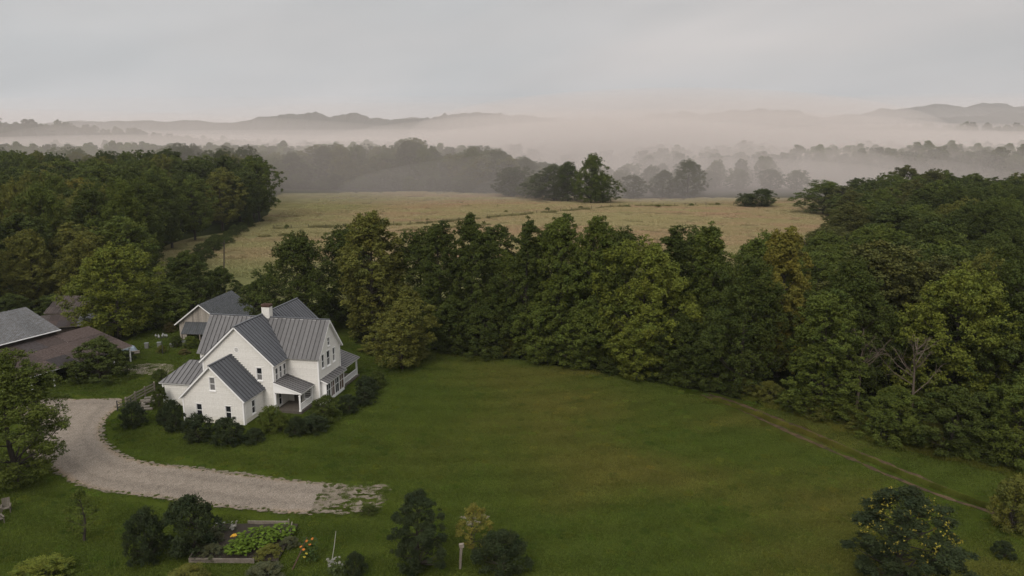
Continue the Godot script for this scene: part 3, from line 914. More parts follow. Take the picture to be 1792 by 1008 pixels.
func garden() -> void:
	# the vegetable bed
	var t := thing("raised_garden_bed", "raised garden bed of dark soil with weathered plank edging below the gravel drive", "garden bed", Vector3(-20.6, 0, -53.2))
	var soil := MB.new()
	for i in 14:
		for j in 12:
			var a := []
			for q in [[0, 0], [1, 0], [1, 1], [0, 1]]:
				var x: float = -3.2 + (i + q[0]) * 0.46
				var z: float = -2.4 + (j + q[1]) * 0.45
				a.push_back(Vector3(x, 0.2 + 0.09 * noise_b.get_noise_2d(x * 40, z * 40), z))
			soil.quad(a[0], a[1], a[2], a[3])
	put("soil", soil, M.earth, t)
	for e in [[Vector3(-0.9, 0.18, -2.55), Vector3(2.4, 0.18, -2.5)], [Vector3(2.75, 0.18, -2.4), Vector3(3.3, 0.18, 0.6)], [Vector3(-3.4, 0.16, 2.9), Vector3(1.5, 0.16, 3.0)], [Vector3(-3.35, 0.16, -1.9), Vector3(-3.4, 0.16, 2.7)]]:
		var pl := MB.new()
		pl.beam(e[0], e[1], 0.07, 0.42, grey(rng.randf_range(0.7, 1.0)))
		put("plank", pl, M.board, t)
	for i in 3:
		var pm := MB.new()
		pm.box(Vector3(2.55 - i * 0.05, 0.35 + 0.12 * (i % 2), -2.2 + i * 0.9), Vector3(0.09, 0.75, 0.09))
		put("post", pm, M.board, t)
	# leafy squash
	for s in [[-19.7, -52.6, 1.5, 1.0, "broad leaved lime green squash plant filling the middle of the garden bed"], [-18.2, -53.9, 0.9, 0.75, "smaller leafy green plant by the right corner of the garden bed"], [-20.6, -51.5, 1.0, 0.9, "low leafy plant at the near side of the garden bed"]]:
		var p := thing("squash_plant", s[4], "plant", Vector3(s[0], 0.15, s[1]), rng.randf() * TAU, "squash plants in the garden bed")
		var mb := MB.new()
		var st := MB.new()
		for i in int(150 * s[2] * s[2]):
			var a := rng.randf() * TAU
			var r := sqrt(rng.randf()) * float(s[2])
			var hgt: float = float(s[3]) * rng.randf_range(0.45, 1.15) * (1.1 - 0.5 * r / s[2])
			var at := Vector3(cos(a) * r, hgt, sin(a) * r)
			var d := Vector3(cos(a + rng.randfn() * 0.7), rng.randf_range(-0.1, 0.35), sin(a + rng.randfn() * 0.7)).normalized()
			big_leaf(mb, at, d, rng.randf_range(0.2, 0.36), Color(0.070, 0.105, 0.016) * rng.randf_range(0.6, 1.2))
			if i % 4 == 0: st.tube([Vector3(cos(a) * r * 0.3, 0, sin(a) * r * 0.3), at], [0.015, 0.01], 4, Color(0.06, 0.09, 0.02))
		put("leaves", mb, M.grass, p)
		put("stems", st, M.grass, p)
	var yf := thing("yellow_flower", "single yellow blossom at the left edge of the squash leaves", "flower", Vector3(-21.5, 0, -52.6))
	stalk(yf, Vector3.ZERO, Vector3(0.05, 0.85, 0.05), 0.02, Color(0.05, 0.08, 0.02))
	for i in 3: flower(yf, Vector3(0.05 + 0.1 * i - 0.1, 0.88 + 0.03 * i, 0.06), 0.2, Color(0.55, 0.32, 0.03))
	# tall flowers with orange heads on a leaning stake
	t = thing("orange_flower_clump", "tall clump of orange and yellow flowers tied to a leaning dark stake", "plant", Vector3(-15.2, 0, -50.4))
	stalk(t, Vector3(-0.9, -0.1, 1.1), Vector3(0.0, 1.9, -0.2), 0.06, Color(0.06, 0.035, 0.02), "stake")
	var lf := MB.new()
	for i in 170:
		var a := rng.randf() * TAU
		var r := rng.randf_range(0.05, 0.5)
		big_leaf(lf, Vector3(0.15 + cos(a) * r, rng.randf_range(0.25, 1.85), -0.1 + sin(a) * r), Vector3(cos(a), rng.randf_range(-0.3, 0.3), sin(a)).normalized(), rng.randf_range(0.14, 0.26), Color(0.03, 0.045, 0.015) * rng.randf_range(0.7, 1.5))
	put("leaves", lf, M.grass, t)
	for f in [[0.05, 1.75, 0.1, 0], [0.3, 1.55, 0.25, 0], [-0.1, 1.3, 0.5, 0], [-0.3, 1.5, 0.45, 0], [0.1, 1.0, 0.55, 1], [-0.05, 0.75, 0.6, 1], [0.45, 1.9, 0.05, 0]]:
		flower(t, Vector3(f[0], f[1], f[2]), 0.13, Color(0.5, 0.17, 0.03) if f[3] == 0 else Color(0.4, 0.33, 0.04))
	# white flowers at the foot of the frame
	t = thing("white_flower_clump", "clump of small white flowers at the bottom edge beside a round dark bush", "plant", Vector3(-12.7, 0, -48.9))
	lf = MB.new()
	for i in 140:
		var a := rng.randf() * TAU
		var r := rng.randf_range(0.05, 0.6)
		big_leaf(lf, Vector3(cos(a) * r, rng.randf_range(0.05, 0.75), sin(a) * r), Vector3(cos(a), rng.randf_range(-0.2, 0.5), sin(a)).normalized(), rng.randf_range(0.12, 0.22), Color(0.04, 0.05, 0.02) * rng.randf_range(0.7, 1.4))
	put("leaves", lf, M.grass, t)
	for i in 16: flower(t, Vector3(rng.randf_range(-0.65, 0.65), rng.randf_range(0.55, 1.1), rng.randf_range(-0.5, 0.5)), rng.randf_range(0.1, 0.17), Color(0.22, 0.21, 0.19), 6)
	# white blooms behind the bed
	t = thing("pale_flower_clump", "sparse pale flowers at the left end of the garden bed", "plant", Vector3(-23.2, 0, -54.6))
	lf = MB.new()
	for i in 160:
		var a := rng.randf() * TAU
		var r := rng.randf_range(0.05, 1.2)
		big_leaf(lf, Vector3(cos(a) * r, rng.randf_range(0.05, 0.6), sin(a) * r * 0.7), Vector3(cos(a), rng.randf_range(-0.2, 0.5), sin(a)).normalized(), rng.randf_range(0.12, 0.24), Color(0.035, 0.042, 0.02) * rng.randf_range(0.6, 1.3))
	put("leaves", lf, M.grass, t)
	for i in 7: flower(t, Vector3(rng.randf_range(-1.0, 1.2), rng.randf_range(0.5, 0.8), rng.randf_range(-0.6, 0.9)), rng.randf_range(0.09, 0.15), Color(0.22, 0.21, 0.19), 6)
	# a pale garden bird ornament
	t = thing("bird_ornament", "small pale bird ornament with a raised neck behind the garden bed", "ornament", Vector3(-22.3, 0, -54.8), 0.5)
	var b := MB.new()
	b.tube([Vector3(-0.34, 0.30, 0), Vector3(-0.2, 0.38, 0), Vector3(0, 0.42, 0), Vector3(0.14, 0.46, 0), Vector3(0.2, 0.6, 0), Vector3(0.21, 0.76, 0), Vector3(0.26, 0.82, 0), Vector3(0.36, 0.8, 0)], [0.02, 0.11, 0.15, 0.1, 0.05, 0.045, 0.055, 0.012], 8, Color(0.24, 0.22, 0.19))
	put("body", b, M.plain, t)
	for s in [-0.05, 0.05]: stalk(t, Vector3(0, 0, s), Vector3(0, 0.34, s), 0.015, Color(0.2, 0.15, 0.1), "leg")
	# poles
	t = thing("leaning_pole", "thin pale pole leaning in the grass right of the orange flowers", "pole", Vector3(-13.4, 0, -50.7))
	stalk(t, Vector3(-0.1, -0.2, 0), Vector3(0.32, 2.3, -0.05), 0.035, Color(0.36, 0.34, 0.3), "shaft")
	t = thing("wooden_post", "weathered wooden post with a flared top below the young yellow tree", "post", Vector3(-3.75, 0, -49.5))
	var w := MB.new()
	w.tube([Vector3(-0.05, -0.2, 0), Vector3(0, 0.9, 0), Vector3(0.07, 1.75, 0)], [0.09, 0.1, 0.12], 6)
	w.hexa(Vector3(0.08, 1.86, 0), Vector3(0.17, 0.02, 0), Vector3(-0.02, 0.13, 0), Vector3(0, 0, 0.12), grey(1.3))
	put("shaft", w, M.board, t)
	# weathered garden chairs at the left edge
	for s in [[-42.6, -57.9, 0.5, "weathered wooden garden chair at the left edge, nearer the big tree"], [-42.0, -56.0, 0.9, "weathered wooden garden chair at the left edge, nearest the lower corner"]]:
		t = thing("garden_chair", s[3], "chair", Vector3(s[0], 0, s[1]), s[2], "garden chairs at the left edge")
		for i in 5:
			var sl := MB.new()
			sl.hexa(Vector3(-0.24 + i * 0.12, 0.72, -0.32), Vector3(0.052, 0, 0), Vector3(0, 0.4, -0.14), Vector3(0, 0.005, 0.012), grey(rng.randf_range(0.4, 0.6)))
			put("back_slat", sl, M.board, t)
		for i in 5:
			var sl := MB.new()
			sl.box(Vector3(0, 0.38 + 0.012 * i, -0.22 + i * 0.12), Vector3(0.6, 0.025, 0.1), grey(rng.randf_range(0.45, 0.7)))
			put("seat_slat", sl, M.board, t)
		for x in [-0.32, 0.32]:
			var ar := MB.new()
			ar.box(Vector3(x, 0.62, 0.05), Vector3(0.13, 0.03, 0.75), grey(0.6))
			put("armrest", ar, M.board, t)
			for z in [-0.28, 0.34]:
				var lg := MB.new()
				lg.box(Vector3(x, 0.3, z), Vector3(0.06, 0.62, 0.08), grey(0.5))
				put("leg", lg, M.board, t)

func yard() -> void:
	# weathered rail fence and gate by the bend of the drive
	var t := thing("rail_fence", "weathered grey rail fence between the gravel drive and the house yard", "fence", Vector3(-45.2, 0, -83.0))
	var pts := [Vector3(0.1, 0, 0.2), Vector3(0.25, 0, -1.7), Vector3(0.5, 0, -3.6), Vector3(0.8, 0, -5.4)]
	for p in pts:
		var pm := MB.new()
		pm.box(p + Vector3(0, 0.6, 0), Vector3(0.14, 1.3, 0.14), grey(rng.randf_range(0.7, 1)))
		put("post", pm, M.board, t)
	for i in 3:
		for h in 3:
			var rb := MB.new()
			rb.beam(pts[i] + Vector3(0, 0.3 + 0.35 * h, 0), pts[i + 1] + Vector3(0, 0.3 + 0.35 * h, 0), 0.05, 0.16, grey(rng.randf_range(0.6, 1)))
			put("rail", rb, M.board, t)
	t = thing("iron_gate", "small dark iron gate at the end of the rail fence by the drive", "gate", Vector3(-45.5, 0, -81.6))
	for x in [0.0, 1.1]:
		var pm := MB.new()
		pm.box(Vector3(x, 0.6, -x * 0.9), Vector3(0.09, 1.3, 0.09))
		put("post", pm, M.iron, t)
	for h in [0.35, 0.75, 1.15]:
		var rb := MB.new()
		rb.beam(Vector3(0, h, 0), Vector3(1.1, h, -1.0), 0.04, 0.05)
		put("bar", rb, M.iron, t)
	# stone steps and loose ledges beside the left wing
	t = thing("stone_steps", "rough pale stone steps and ledges beside the left wing of the house", "steps", Vector3(-42.9, 0, -83.6), 0.2)
	for i in 9:
		var sb := MB.new()
		var p := Vector3(rng.randf_range(-0.9, 1.1), 0.06 + 0.11 * (i % 4), 1.6 - i * 0.55)
		sb.hexa(p, Vector3(rng.randf_range(0.4, 0.9), 0, rng.randf_range(-0.15, 0.15)), Vector3(0.02, 0.09, 0), Vector3(0.05, 0, rng.randf_range(0.18, 0.32)), grey(rng.randf_range(0.7, 1.15)))
		put("stone", sb, M.stone, t)
	# birdhouse pole
	t = thing("birdhouse_pole", "tall pole carrying a cluster of white gourd birdhouses on the back lawn", "birdhouse", Vector3(-50.8, 0, -104.5))
	stalk(t, Vector3(0, -0.2, 0), Vector3(0.05, 2.6, 0), 0.05, Color(0.05, 0.05, 0.05), "pole")
	var arm := MB.new()
	arm.beam(Vector3(-0.8, 2.5, 0), Vector3(0.9, 2.5, 0), 0.05, 0.05); arm.beam(Vector3(0, 2.5, -0.7), Vector3(0, 2.5, 0.7), 0.05, 0.05)
	put("crossarm", arm, M.iron, t)
	for p in [[-0.75, 0.0], [-0.3, 0.1], [0.2, 0.0], [0.55, -0.1], [0.85, 0.0], [0.0, 0.65], [0.0, -0.65]]:
		var g := MB.new()
		g.tube([Vector3(p[0], 2.62, p[1]), Vector3(p[0], 2.7, p[1]), Vector3(p[0], 2.82, p[1]), Vector3(p[0], 2.92, p[1]), Vector3(p[0], 3.05, p[1])], [0.05, 0.13, 0.15, 0.08, 0.02], 8, Color(0.2, 0.2, 0.19))
		put("gourd", g, M.plain, t)
	# row of pale hives
	for i in 4:
		t = thing("beehive", "white box hive, %s in the row at the back of the yard" % ["leftmost", "second from the left", "second from the right", "rightmost"][i], "beehive", Vector3(-54.6 + i * 1.7, 0, -107.6 - 0.4 * i), 0.2, "box hives in the back yard")
		for h in 2 if i != 2 else 1:
			var hb := MB.new()
			hb.box(Vector3(0, 0.3 + 0.32 * h, 0), Vector3(0.52, 0.3, 0.44), Color(0.13, 0.13, 0.115))
			put("hive_box", hb, M.plain, t)
		var lid := MB.new()
		lid.box(Vector3(0, 0.50 + 0.32 * (1 if i != 2 else 0), 0), Vector3(0.58, 0.07, 0.5), Color(0.15, 0.16, 0.155))
		put("lid", lid, M.plain, t)
		var ft := MB.new()
		ft.box(Vector3(0, 0.07, 0), Vector3(0.5, 0.14, 0.4), Color(0.12, 0.11, 0.1))
		put("stand", ft, M.plain, t)
	# tarpaulin over a pile
	t = thing("covered_pile", "low pile under a blue grey tarpaulin beside the bushes behind the brown shed", "pile", Vector3(-56.4, 0, -105.4), 0.4)
	var tb := MB.new()
	var H := func(i: int, j: int) -> Vector3:
		var x := -1.3 + i * 0.325
		var z := -0.9 + j * 0.3
		var h := 1.25 * pow(maxf(0.0, 1 - pow(absf(x) / 1.32, 3.0)), 0.6) * pow(maxf(0.0, 1 - pow(absf(z) / 0.92, 3.0)), 0.6)
		return Vector3(x, h * (0.85 + 0.3 * noise_b.get_noise_2d(x * 90, z * 90)), z)
	for i in 8:
		for j in 6: tb.quad(H.call(i, j), H.call(i, j + 1), H.call(i + 1, j + 1), H.call(i + 1, j), Color(0.2, 0.24, 0.28))
	put("tarpaulin", tb, M.plain, t)
	for i in 3:
		var lg := MB.new()
		lg.tube([Vector3(-1.6, 0.12 + 0.2 * (i / 2), 1.0 + 0.25 * (i % 2)), Vector3(1.7, 0.14 + 0.2 * (i / 2), 1.1 + 0.25 * (i % 2))], [0.13, 0.11], 7)
		put("log", lg, M.board, t)
	# pole in the edge of the pasture
	t = thing("utility_pole", "thin dark leaning utility pole at the near edge of the pasture", "pole", gp(-61.9, -157.4))
	var pl := MB.new()
	pl.tube([Vector3(-0.1, -0.3, 0), Vector3(0.35, 4.5, 0), Vector3(0.75, 9.4, 0)], [0.16, 0.14, 0.11], 7)
	put("shaft", pl, M.dark_wood, t)
	pl = MB.new()
	pl.beam(Vector3(0.0, 8.8, 0.1), Vector3(1.4, 8.8, 0.1), 0.1, 0.1)
	put("crossarm", pl, M.dark_wood, t)

func pasture_fence() -> void:
	var t := thing("pasture_fence", "post and wire fence crossing the tan pasture below the misty trees", "fence", gp(-36.7, -268.3))
	var line := [Vector2(-82, -256), Vector2(-59, -259.6), Vector2(-36.7, -268.3), Vector2(-14.3, -283.3), Vector2(24.5, -307), Vector2(51.8, -332), Vector2(75, -345), Vector2(96, -352), Vector2(112, -350)]
	var base := t.position
	var posts := []
	for i in line.size() - 1:
		var n := int(line[i].distance_to(line[i + 1]) / 5.5)
		for k in n:
			var p: Vector2 = line[i].lerp(line[i + 1], float(k) / n)
			posts.push_back(gp(p.x, p.y) - base)
	for p in posts:
		var mb := MB.new()
		mb.tube([p + Vector3(0, -0.2, 0), p + Vector3(rng.randf_range(-0.08, 0.08), 1.45, 0)], [0.11, 0.09], 6, grey(rng.randf_range(0.5, 1)))
		put("post", mb, M.dark_wood, t)
	for h in [0.5, 0.9, 1.3]:
		var mb := MB.new()
		for i in posts.size() - 1: mb.beam(posts[i] + Vector3(0, h, 0), posts[i + 1] + Vector3(0, h, 0), 0.03, 0.03)
		put("wire", mb, M.iron, t)

# ---------------------------------------------------------------- grass and far woods, what nobody could count
func blade_patch(radius: float, count: int, high: float, wide: float, sd: int) -> ArrayMesh:
	rng.seed = sd
	var mb := MB.new()
	for i in count:
		var r := radius * sqrt(rng.randf())
		var a := rng.randf() * TAU
		var p := Vector3(cos(a) * r, 0, sin(a) * r)
		var b := rng.randf() * TAU
		var s := Vector3(cos(b), 0, sin(b)) * wide * rng.randf_range(0.6, 1.3)
		var tip := p + Vector3(rng.randfn() * 0.45, rng.randf_range(0.5, 1.2), rng.randfn() * 0.45) * high
		var k := grey(rng.randf_range(0.7, 1.3))
		k = Color(k.r * rng.randf_range(0.9, 1.15), k.g, k.b)
		mb.tri(p - s, tip, p + s, k)
	return mb.mesh()

func scatter(called: String, mesh: Mesh, m: Material, spots: Array, tints: Array, label: String) -> void:
	var mm := MultiMesh.new()
	mm.transform_format = MultiMesh.TRANSFORM_3D
	mm.use_colors = true
	mm.mesh = mesh
	mm.instance_count = spots.size()
	for i in spots.size():
		mm.set_instance_transform(i, spots[i])
		mm.set_instance_color(i, tints[i])
	var o := MultiMeshInstance3D.new()
	o.name = numbered(called)
	o.multimesh = mm
	o.material_override = m
	add_child(o)
	o.set_meta("kind", "stuff")
	o.set_meta("label", label)

func turned(at: Vector3, s: Vector3) -> Transform3D:
	return Transform3D(Basis(Vector3.UP, rng.randf() * TAU).scaled_local(s), at)

func hill(pts: Array, z: float, depth: float, canopy: float, step: float, label: String) -> void:
	# a wooded ridge: its crest runs through pts (x, height), slopes on both sides, tree crowns as bumps
	var mb := MB.new()
	var x0: float = pts[0].x
	var x1: float = pts[-1].x
	var n := int((x1 - x0) / step)
	var rows := 12
	var grid := []
	for i in n + 1:
		var x := x0 + (x1 - x0) * i / n
		var crest := 0.0
		for k in pts.size() - 1:
			if x >= pts[k].x and x <= pts[k + 1].x + 0.01:
				var f: float = (x - pts[k].x) / (pts[k + 1].x - pts[k].x)
				crest = lerpf(pts[k].y, pts[k + 1].y, smoothstep(0.0, 1.0, f))
		crest *= 1.0 + 0.22 * noise_a.get_noise_2d(x * 0.16, z)
		var col := []
		for j in rows + 1:
			var t := float(j) / rows * 2.0 - 1.0
			var prof := pow(cos(t * PI / 2), 1.3)
			var zz := z + t * depth + noise_a.get_noise_2d(x * 0.1, z) * depth * 0.25
			var b := canopy * (0.6 * noise_b.get_noise_2d(x * 0.8, zz * 0.8) + 0.5 * noise_b.get_noise_2d(x * 2.5 + 99.0, zz * 2.5)) * (0.3 + 0.7 * prof)
			col.push_back(Vector3(x, crest * prof + b - 2.0 * (1.0 - prof), zz))
		grid.push_back(col)
	for i in n:
		for j in rows:
			mb.quad(grid[i][j], grid[i + 1][j], grid[i + 1][j + 1], grid[i][j + 1], grey(0.8 + 0.4 * rng.randf()))
	struct("hill", mb, M.hill, label)

func mist(at: Vector3, size: Vector3, density: float, label: String) -> void:
	var f := FogVolume.new()
	f.name = numbered("mist_bank")
	f.shape = RenderingServer.FOG_VOLUME_SHAPE_ELLIPSOID
	f.size = size
	var m := FogMaterial.new()
	m.resource_name = "morning_mist"
	m.density = density
	m.albedo = Color(1.0, 0.948, 0.915)
	f.material = m
	f.position = at
	add_child(f)
	f.set_meta("kind", "stuff")
	f.set_meta("label", label)

func inside(poly: PackedVector2Array, x: float, z: float) -> bool:
	return Geometry2D.is_point_in_polygon(Vector2(x, z), poly)

# ---------------------------------------------------------------- the scene
func _ready() -> void:
	rng.seed = 7
	noise_a.seed = 21; noise_a.frequency = 0.03; noise_a.fractal_octaves = 4
	noise_b.seed = 33; noise_b.frequency = 0.05; noise_b.fractal_octaves = 3
	var cam := Camera3D.new()
	cam.name = "camera"
	cam.position = Vector3(0, 31, 0)
	cam.rotation_degrees = Vector3(-11.45, 0, 0)
	cam.fov = 42.2
	cam.near = 0.5
	cam.far = 14000
	add_child(cam)
	cam.current = true

	# overcast sky, a little warmer low on the left, brighter overhead as grey skies are
	var im := Image.create(1024, 512, false, Image.FORMAT_RGBF)
	var cn := FastNoiseLite.new()
	cn.seed = 5; cn.frequency = 1.1; cn.fractal_octaves = 5
	for y in 512:
		var el := PI / 2 - (y + 0.5) / 512.0 * PI
		for x in 1024:
			if y > 262:
				im.set_pixel(x, y, Color(0.10, 0.10, 0.08)); continue
			var az := ((x + 0.5) / 1024.0 - 0.5) * TAU
			var d := Vector3(sin(az) * cos(el), sin(el), -cos(az) * cos(el))
			var n := cn.get_noise_3d(d.x * 1.3, d.y * 5.0 + d.x * 0.7, d.z * 1.3)
			var n2 := cn.get_noise_3d(d.x * 3.0 + 7.0, d.y * 16.0 + d.x * 2.0, d.z * 3.0)
			var up := clampf(sin(el), 0.0, 1.0)
			var l := SKY_LOW + (SKY_HIGH - SKY_LOW) * smoothstep(0.18, 1.0, up) + 0.085 * n + 0.035 * n2
			var warm := clampf(0.5 + n * 0.9 - 0.6 * sin(az) - up * 0.9, 0.0, 1.0)
			var c := Color(0.985, 1.0, 1.014).lerp(Color(1.045, 0.992, 0.968), warm)
			im.set_pixel(x, y, Color(c.r * l, c.g * l, c.b * l))
	var pan := PanoramaSkyMaterial.new()
	pan.panorama = ImageTexture.create_from_image(im)
	var sky := Sky.new()
	sky.sky_material = pan
	var env := Environment.new()
	env.background_mode = Environment.BG_SKY
	env.sky = sky
	env.tonemap_mode = Environment.TONE_MAPPER_LINEAR
	env.tonemap_exposure = EXPOSURE
	env.sdfgi_enabled = true
	env.ssao_enabled = true
	env.ssil_enabled = true
	env.fog_enabled = true
	env.fog_density = HAZE
	env.fog_light_color = Color(0.98, 0.985, 1.0)
	env.volumetric_fog_enabled = true
	env.volumetric_fog_density = 0.0
	var we := WorldEnvironment.new()
	we.name = "world_environment"
	we.environment = env
	add_child(we)
	var sun := DirectionalLight3D.new()
	sun.name = "veiled_sun"
	sun.light_energy = SUN
	sun.light_angular_distance = 30.0
	sun.light_color = Color(1.0, 0.968, 0.93)
	sun.shadow_enabled = true
	sun.rotation_degrees = Vector3(-40, -18, 0)
	add_child(sun)

	make_materials()
	terrain()
	farmhouse()
	barns()
	make_protos()
	trees()
	shrubs()
	garden()
	yard()
	pasture_fence()
	far_country()
	grasses()

const SKY_LOW := 0.49
const SKY_HIGH := 1.45
const SUN := 0.55
const EXPOSURE := 1.12
const HAZE := 0.00007

const ORDINAL := ["first", "second", "third", "fourth", "fifth", "sixth", "seventh", "eighth", "ninth", "tenth", "eleventh", "twelfth", "thirteenth", "fourteenth", "fifteenth", "sixteenth", "seventeenth", "eighteenth", "nineteenth", "twentieth", "twenty-first", "twenty-second", "twenty-third", "twenty-fourth", "twenty-fifth", "twenty-sixth", "twenty-seventh", "twenty-eighth", "twenty-ninth", "thirtieth", "thirty-first", "thirty-second", "thirty-third", "thirty-fourth", "thirty-fifth", "thirty-sixth", "thirty-seventh", "thirty-eighth", "thirty-ninth", "fortieth"]

var lawn_poly := PackedVector2Array()
var drive_poly := PackedVector2Array()
var pasture_poly := PackedVector2Array()

func terrain() -> void:
	var mb := MB.new()
	var xs := spaced(-6500, 6500, -240, 240, 6.0)
	var zs := spaced(-7000, 400, -480, 30, 6.0)
	for i in xs.size() - 1:
		for j in zs.size() - 1:
			var p := []
			var k := []
			for q in [[0, 0], [1, 0], [1, 1], [0, 1]]:
				var x: float = xs[i + q[0]]
				var z: float = zs[j + q[1]]
				p.push_back(Vector3(x, hy(x, z) - 0.06, z))
				k.push_back(ground_tint(x, z))
			mb.quad4(p[0], p[1], p[2], p[3], k[0], k[1], k[2], k[3])
	struct("ground", mb, M.ground, "dark woodland ground reaching to the hills")
	lawn_poly = rough_outline(V2([-45, -128, -28, -124, -24, -110, -11.4, -106.5, -3.8, -104, 4.3, -100, 11.7, -96.2, 18.6, -92.2, 24, -88.4, 27.6, -85.9, 33.5, -80.2, 38, -74.6, 41.5, -70.3, 45.5, -67, 50, -65, 66, -60, 66, -18, -75, -18, -76, -84, -60, -112, -58, -124]), 1.2, 1.4, 8.0)
	struct("lawn", sheet(lawn_poly, 1.0, 0.0, lawn_tint), M.lawn, "mown green lawn round the white farmhouse")
	drive_poly = rough_outline(smooth_loop(V2([-56, -86, -52.6, -85.6, -47.8, -85.8, -46.5, -84.6, -46.0, -82.4, -45.4, -78.8, -43.6, -74.7, -40.1, -70.6, -35.9, -67.9, -30.9, -66.6, -25.0, -65.1, -19.6, -63.7, -15.6, -62.9, -14.5, -61.2, -15.4, -58.9, -17.0, -57.6, -24.2, -58.7, -30.8, -60.4, -36.0, -61.6, -40.0, -63.3, -43.9, -66.3, -48.6, -70.3, -53.5, -77.9, -58, -83])), 0.35, 0.16, 22.0)
	struct("gravel_driveway", sheet(drive_poly, 0.5, 0.012, gravel_tint), M.gravel, "pale gravel driveway curving round the left of the house")
	struct("gravel_driveway", sheet(rough_outline(smooth_loop(V2([-54.5, -98.6, -48.3, -100, -46.2, -97.7, -46.4, -94.9, -50.7, -95.6])), 0.4, 0.6, 40.0), 1.0, 0.012, flat_tint), M.gravel, "small gravel patch behind the left wing of the house")
	# bare soil breaking up the end and edges of the drive
	rng.seed = 91
	var bare := MB.new()
	for i in 620:
		var e := rng.randf()
		var c := Vector2(-16.6 + 5.4 * pow(rng.randf(), 1.7), rng.randf_range(-62.9, -57.6))
		if e > 0.34:
			var q := drive_poly[rng.randi() % drive_poly.size()]
			if q.y < -84: continue
			c = q + Vector2(rng.randf_range(-0.15, 0.15), rng.randf_range(-0.15, 0.15))
		var loop := PackedVector2Array()
		var r := rng.randf_range(0.1, 0.42) * (0.6 if e > 0.34 else 1.0)
		for k in 11:
			var a := TAU * k / 11
			loop.push_back(c + Vector2(cos(a) * r * 1.5, sin(a) * r * 0.7) * rng.randf_range(0.65, 1.2))
		var idx := Geometry2D.triangulate_polygon(loop)
		for k in range(0, idx.size(), 3):
			bare.tri(Vector3(loop[idx[k]].x, 0.016 + 0.00008 * i, loop[idx[k]].y), Vector3(loop[idx[k + 1]].x, 0.016 + 0.00008 * i, loop[idx[k + 1]].y), Vector3(loop[idx[k + 2]].x, 0.016 + 0.00008 * i, loop[idx[k + 2]].y))
	for c in [Vector2(-3.6, -57.0), Vector2(-3.0, -56.1), Vector2(-2.6, -57.2)]:
		var loop := PackedVector2Array()
		for k in 12: loop.push_back(c + Vector2(cos(TAU * k / 12) * 0.8, sin(TAU * k / 12) * 0.42) * rng.randf_range(0.5, 1.3))
		var idx := Geometry2D.triangulate_polygon(loop)
		for k in range(0, idx.size(), 3): bare.tri(Vector3(loop[idx[k]].x, 0.02, loop[idx[k]].y), Vector3(loop[idx[k + 1]].x, 0.02, loop[idx[k + 1]].y), Vector3(loop[idx[k + 2]].x, 0.02, loop[idx[k + 2]].y))
	struct("bare_soil", bare, M.soil, "bare sandy soil at the ragged end of the driveway")
	# two worn wheel ruts along the edge of the wood
	for s in [[V2([23.2, -87.0, 25.4, -84.3, 30.3, -73.9, 33.0, -68.9, 35.3, -64.5, 37.8, -60.6, 41.1, -57.1, 46, -51]), 0.36, "left worn wheel rut of the track along the wood"], [V2([24.0, -87.4, 26.9, -84.0, 31.4, -76.3, 34.7, -69.9, 37.4, -65.1, 40.2, -60.0, 42.8, -56.1, 48, -49.5]), 0.42, "right worn wheel rut of the track nearer the wood"]]:
		var line: PackedVector2Array = s[0]
		var a := PackedVector2Array()
		var b := PackedVector2Array()
		for i in line.size() - 1:
			var n := int(line[i].distance_to(line[i + 1]) / 0.5)
			var nrm := (line[i + 1] - line[i]).orthogonal().normalized()
			for k in n:
				var p := line[i].lerp(line[i + 1], float(k) / n) + nrm * 0.25 * noise_a.get_noise_2d(line[i].x * 3 + k * 4.0, 5.0)
				var w: float = s[1] * (0.75 + 0.9 * noise_b.get_noise_2d(p.x * 9, p.y * 9))
				a.push_back(p + nrm * w); b.push_back(p - nrm * w)
		var mbr := MB.new()
		for i in a.size() - 1:
			var k := Color(0.60, 0.46, 0.32) * (0.7 + 0.5 * noise_b.get_noise_2d(a[i].x * 20, a[i].y * 20))
			mbr.quad(Vector3(a[i].x, 0.03, a[i].y), Vector3(a[i + 1].x, 0.03, a[i + 1].y), Vector3(b[i + 1].x, 0.03, b[i + 1].y), Vector3(b[i].x, 0.03, b[i].y), k)
		struct("wheel_rut", mbr, M.soil, s[2])
	pasture_poly = rough_outline(V2([-125, -405, -64, -432, 1.3, -424, 59.5, -400, 112, -388, 165, -372, 150, -300, 128, -290, 95, -227, 60, -180, 16, -150, -26.9, -140, -70, -138, -100, -190, -104, -214.9, -102, -238, -92, -268]), 6.0, 5.0, 2.0)
	struct("pasture", sheet(pasture_poly, 3.0, 0.0, pasture_tint), M.pasture, "tan autumn pasture between the woods")

